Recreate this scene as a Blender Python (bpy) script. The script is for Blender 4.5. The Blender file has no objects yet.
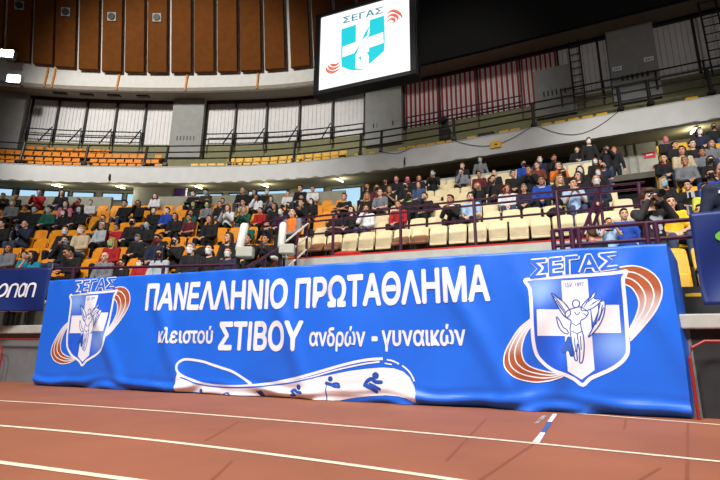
import bpy, bmesh, math, random, json
from mathutils import Vector, Matrix, Euler
from mathutils.geometry import tessellate_polygon
random.seed(7)
S = bpy.context.scene
COL = S.collection
R = math.radians
def lin(c):
    return tuple((v/255/12.92 if v/255 <= .04045 else ((v/255+.055)/1.055)**2.4) for v in c)

# ------------------------------------------------------------------ camera, world, lamps, exposure
cam = bpy.data.cameras.new('camera'); cam.sensor_width = 36; cam.lens = 464/720*36; cam.clip_end = 200
camo = bpy.data.objects.new('camera', cam); COL.objects.link(camo)
camo.matrix_world = Matrix.Translation((0, 0, .60)) @ Matrix.Rotation(R(90+13.4), 4, 'X') @ Matrix.Rotation(R(.57), 4, 'Z')
S.camera = camo
S.view_settings.view_transform = 'Standard'; S.view_settings.look = 'None'
S.view_settings.exposure = 0.0; S.view_settings.gamma = 1; S.view_settings.use_curve_mapping = False
w = bpy.data.worlds.new('hall_dim'); S.world = w; w.use_nodes = True
w.node_tree.nodes['Background'].inputs[0].default_value = (.95, .97, 1, 1)
w.node_tree.nodes['Background'].inputs[1].default_value = .085
def spot(name, loc, aim, power, angle=70, blend=.6, size=1.2, col=(1, .97, .92)):
    l = bpy.data.lights.new(name, 'SPOT'); l.energy = power; l.spot_size = R(angle); l.spot_blend = blend; l.shadow_soft_size = size; l.color = col
    o = bpy.data.objects.new(name, l); COL.objects.link(o); o.location = loc
    o.rotation_euler = (Vector(aim)-Vector(loc)).to_track_quat('-Z', 'Y').to_euler(); return o
# arena floodlight rigs hung from the roof over the track
spot('roof_floodlight', (-9, -6, 17), (-4, 9, 1), 9800, 72)
spot('roof_floodlight', (1, -9, 17), (1, 7, 1), 9800, 66)
spot('roof_floodlight', (-3, -2, 13), (0, 4, 0), 5000, 72)
spot('roof_floodlight', (9, -5, 16), (5, 11, 3), 5200, 65)
spot('roof_floodlight', (-16, 4, 20), (-10.5, 24, 12.6), 25000, 56)
spot('roof_floodlight', (2, 5, 21), (4, 21, 13), 4200, 36)
spot('opposite_fill_spot', (-8, -22, 11.2), (8.5, 17, 8.8), 4500, 34)  # unseen fill spot added to light the walls under the gallery
spot('opposite_fill_spot', (-8, -22, 9.1), (11.2, 17.6, 8.55), 50000, 9, .4)  # narrow fill spot added only to brighten the pale lobby wall

# ------------------------------------------------------------------ materials
def mat(name, rgb, rough=.6, var=.0, scale=8, bump=0., metal=0., spec=.4, emit=0., rgb2=None, attr=None):
    m = bpy.data.materials.new(name); m.use_nodes = True; nt = m.node_tree; b = nt.nodes['Principled BSDF']
    c = lin(rgb)
    b.inputs['Base Color'].default_value = (*c, 1); b.inputs['Roughness'].default_value = rough
    b.inputs['Metallic'].default_value = metal; b.inputs['Specular IOR Level'].default_value = spec
    if emit:
        b.inputs['Base Color'].default_value = (*[v*.1 for v in c], 1)
        b.inputs['Emission Color'].default_value = (*c, 1); b.inputs['Emission Strength'].default_value = emit
    tc = nt.nodes.new('ShaderNodeTexCoord'); n = nt.nodes.new('ShaderNodeTexNoise')
    n.inputs['Scale'].default_value = scale; n.inputs['Detail'].default_value = 5
    nt.links.new(tc.outputs['Object'], n.inputs['Vector'])
    if attr:
        a = nt.nodes.new('ShaderNodeVertexColor'); a.layer_name = attr
        nt.links.new(a.outputs['Color'], b.inputs['Base Color'])
    elif var or rgb2:
        r = nt.nodes.new('ShaderNodeValToRGB')
        c2 = lin(rgb2) if rgb2 else tuple(min(1, v*(1+var)) for v in c)
        c1 = c if rgb2 else tuple(v*(1-var) for v in c)
        r.color_ramp.elements[0].position = .35; r.color_ramp.elements[1].position = .65
        r.color_ramp.elements[0].color = (*c1, 1); r.color_ramp.elements[1].color = (*c2, 1)
        nt.links.new(n.outputs['Fac'], r.inputs['Fac']); nt.links.new(r.outputs['Color'], b.inputs['Base Color'])
    if bump:
        bp = nt.nodes.new('ShaderNodeBump'); bp.inputs['Strength'].default_value = bump; bp.inputs['Distance'].default_value = .02
        nt.links.new(n.outputs['Fac'], bp.inputs['Height']); nt.links.new(bp.outputs['Normal'], b.inputs['Normal'])
    return m
M = dict(
    track=mat('track_rubber', (150, 90, 63), .75, .10, 1.1, .15),
    line=mat('lane_paint', (232, 214, 190), .7, .08, 6), seam=mat('track_seam', (134, 77, 55), .8),
    mark_blue=mat('mark_blue', (52, 92, 160), .7), mark_white=mat('mark_white', (235, 235, 235), .7),
    banner=mat('blue_vinyl', (32, 106, 230), .40, .03, 3, spec=.45), bwhite=mat('print_white', (240, 240, 250), .42, .01),
    bblue=mat('print_blue', (38, 108, 228), .42, .02), dkblue=mat('print_dark_blue', (36, 84, 178), .42, .02),
    battr=mat('print_gradient', (255, 255, 255), .42, attr='Col'),
    navy=mat('navy_vinyl', (22, 42, 106), .42, .06, 3), green=mat('print_green', (110, 190, 60), .5),
    wallfront=mat('front_wall_shade_grey', (112, 114, 116), .85, .08, 5, .2), concrete=mat('concrete', (176, 176, 170), .85, .07, 5, .2), conc_d=mat('concrete_warm', (150, 148, 132), .88, .08, 4, .2),
    olive=mat('concrete_olive', (126, 124, 92), .9, .08, 5, .2), step=mat('terrace_concrete', (92, 88, 78), .9, .1, 4, .2),
    fascia=mat('fascia_plaster', (200, 200, 198), .8, .04, 2, .1), wallgrey=mat('wall_grey', (146, 146, 142), .85, .06, 3, .15),
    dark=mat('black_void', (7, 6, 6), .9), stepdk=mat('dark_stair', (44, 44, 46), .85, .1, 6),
    shadevoid=mat('shaded_back_wall', (58, 48, 42), .85, .08, 3), soffit=mat('soffit_paint', (132, 124, 98), .8, .06, 3),  # the back wall's dark brown holds the shadow under the balcony
    beam=mat('beam_concrete', (132, 124, 112), .85, .06, 3), band=mat('white_band', (198, 196, 190), .8, .04, 3),
    slat=mat('brown_slat', (94, 52, 14), .8, .10, 3, spec=.1), orange_s=mat('orange_strip', (190, 120, 30), .6),
    panel=mat('white_panel', (214, 212, 210), .7, .04, 3), panel_r=mat('red_rib', (150, 24, 28), .6),
    black=mat('black_metal', (24, 22, 24), .5, .1, 10), purple=mat('purple_paint', (66, 26, 52), .4, .06, 9),
    redrail=mat('red_paint', (150, 40, 34), .4, .06, 9), redcloth=mat('red_cloth', (190, 44, 40), .8, .08, 12),
    pipe_w=mat('white_pipe', (220, 210, 200), .5), steel=mat('galvanised', (150, 148, 146), .35, .08, 20, metal=.6),
    orange=mat('orange_plastic', (238, 148, 18), .45, .05, 6), yellow=mat('yellow_plastic', (222, 170, 40), .45, .05, 6),
    orange2=mat('orange_plastic_dark', (214, 128, 20), .5, .05, 6), cream=mat('cream_plastic', (226, 208, 164), .5, .05, 6),
    tan=mat('brown_pad', (150, 104, 76), .7, .06, 10), greybox=mat('grey_box', (178, 178, 166), .6, .04, 8),
    whitepost=mat('white_post', (226, 224, 218), .5), red_sign=mat('red_sign', (206, 44, 58), .5), yel_sign=mat('yellow_sign', (224, 168, 30), .5),
    violet=mat('violet_banner', (70, 44, 110), .6, .05, 5), cable=mat('grey_cable', (60, 60, 60), .6),
    lampglass=mat('floodlight_glass', (250, 252, 255), .3, emit=26), tube=mat('fluorescent_tube', (255, 246, 214), .4, emit=9),
    daylight=mat('daylit_window', (168, 206, 232), .3, emit=1.15), winframe=mat('window_frame', (58, 66, 78), .5),
    scr=mat('screen_white', (255, 255, 255), .4, emit=1.15), scr_c=mat('screen_cyan', (40, 214, 226), .4, emit=1.0),
    scr_t=mat('screen_teal', (70, 152, 164), .4, emit=.95), scr_o=mat('screen_orange', (240, 120, 92), .4, emit=.9),
    eye=mat('eye_dark', (30, 22, 18), .3), lip=mat('lip', (150, 84, 74), .5), lens=mat('lens_glass', (10, 10, 14), .1, spec=.8),
)
SKIN = [mat('skin', c, .55, .04, 20) for c in ((226, 176, 148), (214, 160, 130), (198, 142, 112), (232, 188, 162))]
HAIR = {k: mat('hair_'+k, c, .6, .15, 40) for k, c in dict(k=(26, 21, 20), n=(70, 46, 32), y=(168, 128, 78), g=(128, 124, 120), r=(112, 44, 26), w=(222, 222, 220)).items()}
MASK = {k: mat('mask_'+k, c, .8, .02, 20) for k, c in dict(w=(238, 238, 236), b=(150, 200, 222), k=(28, 28, 32), p=(226, 92, 150), g=(150, 206, 130), e=(170, 176, 184), m=(120, 30, 48)).items()}
CLOTH = {k: mat('cloth_'+k.replace(' ', '_'), c, .85, .10, 14) for k, c in {'black': (30, 29, 31), 'red': (172, 32, 36), 'grey': (124, 126, 132), 'pink': (214, 130, 146), 'maroon': (98, 30, 42), 'white': (226, 226, 228), 'green': (26, 92, 74), 'navy': (34, 42, 66), 'beige': (202, 184, 152), 'olive': (56, 56, 44), 'light grey': (176, 184, 190), 'blue': (32, 72, 168), 'purple': (58, 36, 66), 'teal': (34, 136, 164), 'denim blue': (62, 88, 124), 'light blue': (164, 192, 226), 'brown': (116, 58, 42), 'orange': (226, 116, 40), 'yellow': (232, 190, 40), 'lime': (206, 208, 80), 'charcoal': (46, 45, 47), 'coral': (232, 104, 84), 'neon green': (150, 220, 80), 'jeans': (58, 74, 104), 'dark': (26, 27, 32)}.items()}
SHOE = [mat('shoe_white', (214, 212, 208), .6), mat('shoe_black', (34, 34, 36), .6)]

# ------------------------------------------------------------------ mesh helpers
class MB:
    def __init__(s): s.v = []; s.f = []; s.m = []
    def add(s, v, f, mi=0):
        o = len(s.v); s.v += [tuple(p) for p in v]; s.f += [tuple(i+o for i in q) for q in f]; s.m += [mi]*len(f); return s
    def box(s, c, d, rot=None, mi=0):
        v = [Vector((x*d[0]/2, y*d[1]/2, z*d[2]/2)) for x in (-1, 1) for y in (-1, 1) for z in (-1, 1)]
        if rot is not None: v = [rot @ p for p in v]
        return s.add([p+Vector(c) for p in v], [(0, 1, 3, 2), (4, 6, 7, 5), (0, 4, 5, 1), (2, 3, 7, 6), (0, 2, 6, 4), (1, 5, 7, 3)], mi)
    def tube(s, pts, r, n=8, mi=0):
        pts = [Vector(p) for p in pts]; rr = r if isinstance(r, (list, tuple)) else [r]*len(pts); rings = []
        for i, p in enumerate(pts):
            d = (pts[min(i+1, len(pts)-1)]-pts[max(i-1, 0)]).normalized()
            a = Vector((0, 0, 1)) if abs(d.z) < .9 else Vector((1, 0, 0))
            x = d.cross(a).normalized(); y = x.cross(d)
            rings.append([p+(x*math.cos(2*math.pi*k/n)+y*math.sin(2*math.pi*k/n))*rr[i] for k in range(n)])
        v = [q for g in rings for q in g]; f = []
        for i in range(len(pts)-1):
            for k in range(n): f.append((i*n+k, i*n+(k+1) % n, (i+1)*n+(k+1) % n, (i+1)*n+k))
        f.append(tuple(range(n))[::-1]); f.append(tuple((len(pts)-1)*n+k for k in range(n)))
        return s.add(v, f, mi)
    def ell(s, c, r, mi=0, nu=14, nv=9):
        c = Vector(c); v = [c+Vector((0, 0, r[2]))]; f = []
        for j in range(1, nv):
            th = math.pi*j/nv
            for i in range(nu):
                ph = 2*math.pi*i/nu; v.append(c+Vector((r[0]*math.sin(th)*math.cos(ph), r[1]*math.sin(th)*math.sin(ph), r[2]*math.cos(th))))
        v.append(c-Vector((0, 0, r[2]))); L = len(v)-1
        for i in range(nu):
            f.append((0, 1+i, 1+(i+1) % nu)); f.append((L, 1+(nv-2)*nu+(i+1) % nu, 1+(nv-2)*nu+i))
        for j in range(nv-2):
            for i in range(nu): f.append((1+j*nu+i, 1+(j+1)*nu+i, 1+(j+1)*nu+(i+1) % nu, 1+j*nu+(i+1) % nu))
        return s.add(v, f, mi)
    def cap(s, a, b, ra, rb, mi=0):
        a, b = Vector(a), Vector(b); s.tube([a, b], [ra, rb], 12, mi); s.ell(a, (ra,)*3, mi, 12, 8); s.ell(b, (rb,)*3, mi, 12, 8); return s
    def prism(s, poly, z0, z1, mi=0):
        n = len(poly); v = [(p[0], p[1], z0) for p in poly]+[(p[0], p[1], z1) for p in poly]
        return s.add(v, [tuple(range(n))[::-1], tuple(range(n, 2*n))]+[(i, (i+1) % n, n+(i+1) % n, n+i) for i in range(n)], mi)
    def mesh(s, name, mats, smooth=False):
        me = bpy.data.meshes.new(name); me.from_pydata(s.v, [], s.f)
        for m in (mats if isinstance(mats, (list, tuple)) else [mats]): me.materials.append(m)
        for p, i in zip(me.polygons, s.m): p.material_index = i; p.use_smooth = smooth
        bm = bmesh.new(); bm.from_mesh(me); bmesh.ops.recalc_face_normals(bm, faces=bm.faces); bm.to_mesh(me); bm.free(); return me
    def obj(s, name, mats, parent=None, smooth=False): return link(name, s.mesh(name, mats, smooth), parent)
def link(name, me, parent=None):
    o = bpy.data.objects.new(name, me); COL.objects.link(o)
    if parent: o.parent = parent
    return o
def empty(name, loc=(0, 0, 0), rz=0, sc=1):
    o = bpy.data.objects.new(name, None); COL.objects.link(o); o.location = loc; o.rotation_euler = (0, 0, rz); o.scale = (sc,)*3; o.empty_display_size = .1; return o
def tag(o, label, cat, group=None):
    o['label'] = label; o['category'] = cat
    if group: o['group'] = group
    return o
def struct(o): o['kind'] = 'structure'; return o
def dup(o, parent=None):
    c = o.copy(); COL.objects.link(c)
    if parent: c.parent = parent
    for ch in o.children: dup(ch, c)
    return c
def bevel(o, wdt=.01, seg=2):
    m = o.modifiers.new('bevel', 'BEVEL'); m.width = wdt; m.segments = seg; m.limit_method = 'ANGLE'; return o

class Path:
    def __init__(s, pts, smooth=False):
        P = [Vector(p) for p in pts]
        if smooth:
            Q = [2*P[0]-P[1]]+P+[2*P[-1]-P[-2]]; out = []
            for i in range(1, len(Q)-2):
                a, b, c, d = Q[i-1:i+3]
                for k in range(12):
                    t = k/12; out.append(.5*((2*b)+(-a+c)*t+(2*a-5*b+4*c-d)*t*t+(-a+3*b-3*c+d)*t**3))
            P = out+[P[-1]]
        s.p = P; s.s = [0]
        for a, b in zip(P, P[1:]): s.s.append(s.s[-1]+(b-a).length)
        n = len(P); s.t = [(P[min(i+1, n-1)]-P[max(i-1, 0)]).normalized() for i in range(n)]
        s.len = s.s[-1]
    def at(s, u, off=0, z=0):
        i = 0
        while i < len(s.s)-2 and s.s[i+1] < u: i += 1
        k = (u-s.s[i])/(s.s[i+1]-s.s[i]); p = s.p[i]+(s.p[i+1]-s.p[i])*k; t = s.t[i]+(s.t[i+1]-s.t[i])*k; t.normalize()
        return Vector((p.x-t.y*off, p.y+t.x*off, z))
    def ang(s, u):
        a, b = s.at(u-.01), s.at(u+.01); return math.atan2(b.y-a.y, b.x-a.x)
def sweep(path, s0, s1, prof, step=.6, mb=None, mi=0, closed=True, caps=True):
    mb = mb or MB(); n = max(1, int(math.ceil((s1-s0)/step))); m = len(prof); v = []
    for i in range(n+1):
        u = s0+(s1-s0)*i/n
        v += [path.at(u, o, z) for o, z in prof]
    f = []
    for i in range(n):
        for k in range(m if closed else m-1): f.append((i*m+k, i*m+(k+1) % m, (i+1)*m+(k+1) % m, (i+1)*m+k))
    if closed and caps: f += [tuple(range(m)), tuple(n*m+k for k in range(m))[::-1]]
    return mb.add(v, f, mi)
def rail(path, s0, s1, off, z, r, mb, step=.6, mi=0, z1=None):
    n = max(1, int(math.ceil(abs(s1-s0)/step)))
    return mb.tube([path.at(s0+(s1-s0)*i/n, off, z+((z1-z)*i/n if z1 is not None else 0)) for i in range(n+1)], r, 6, mi)

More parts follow.
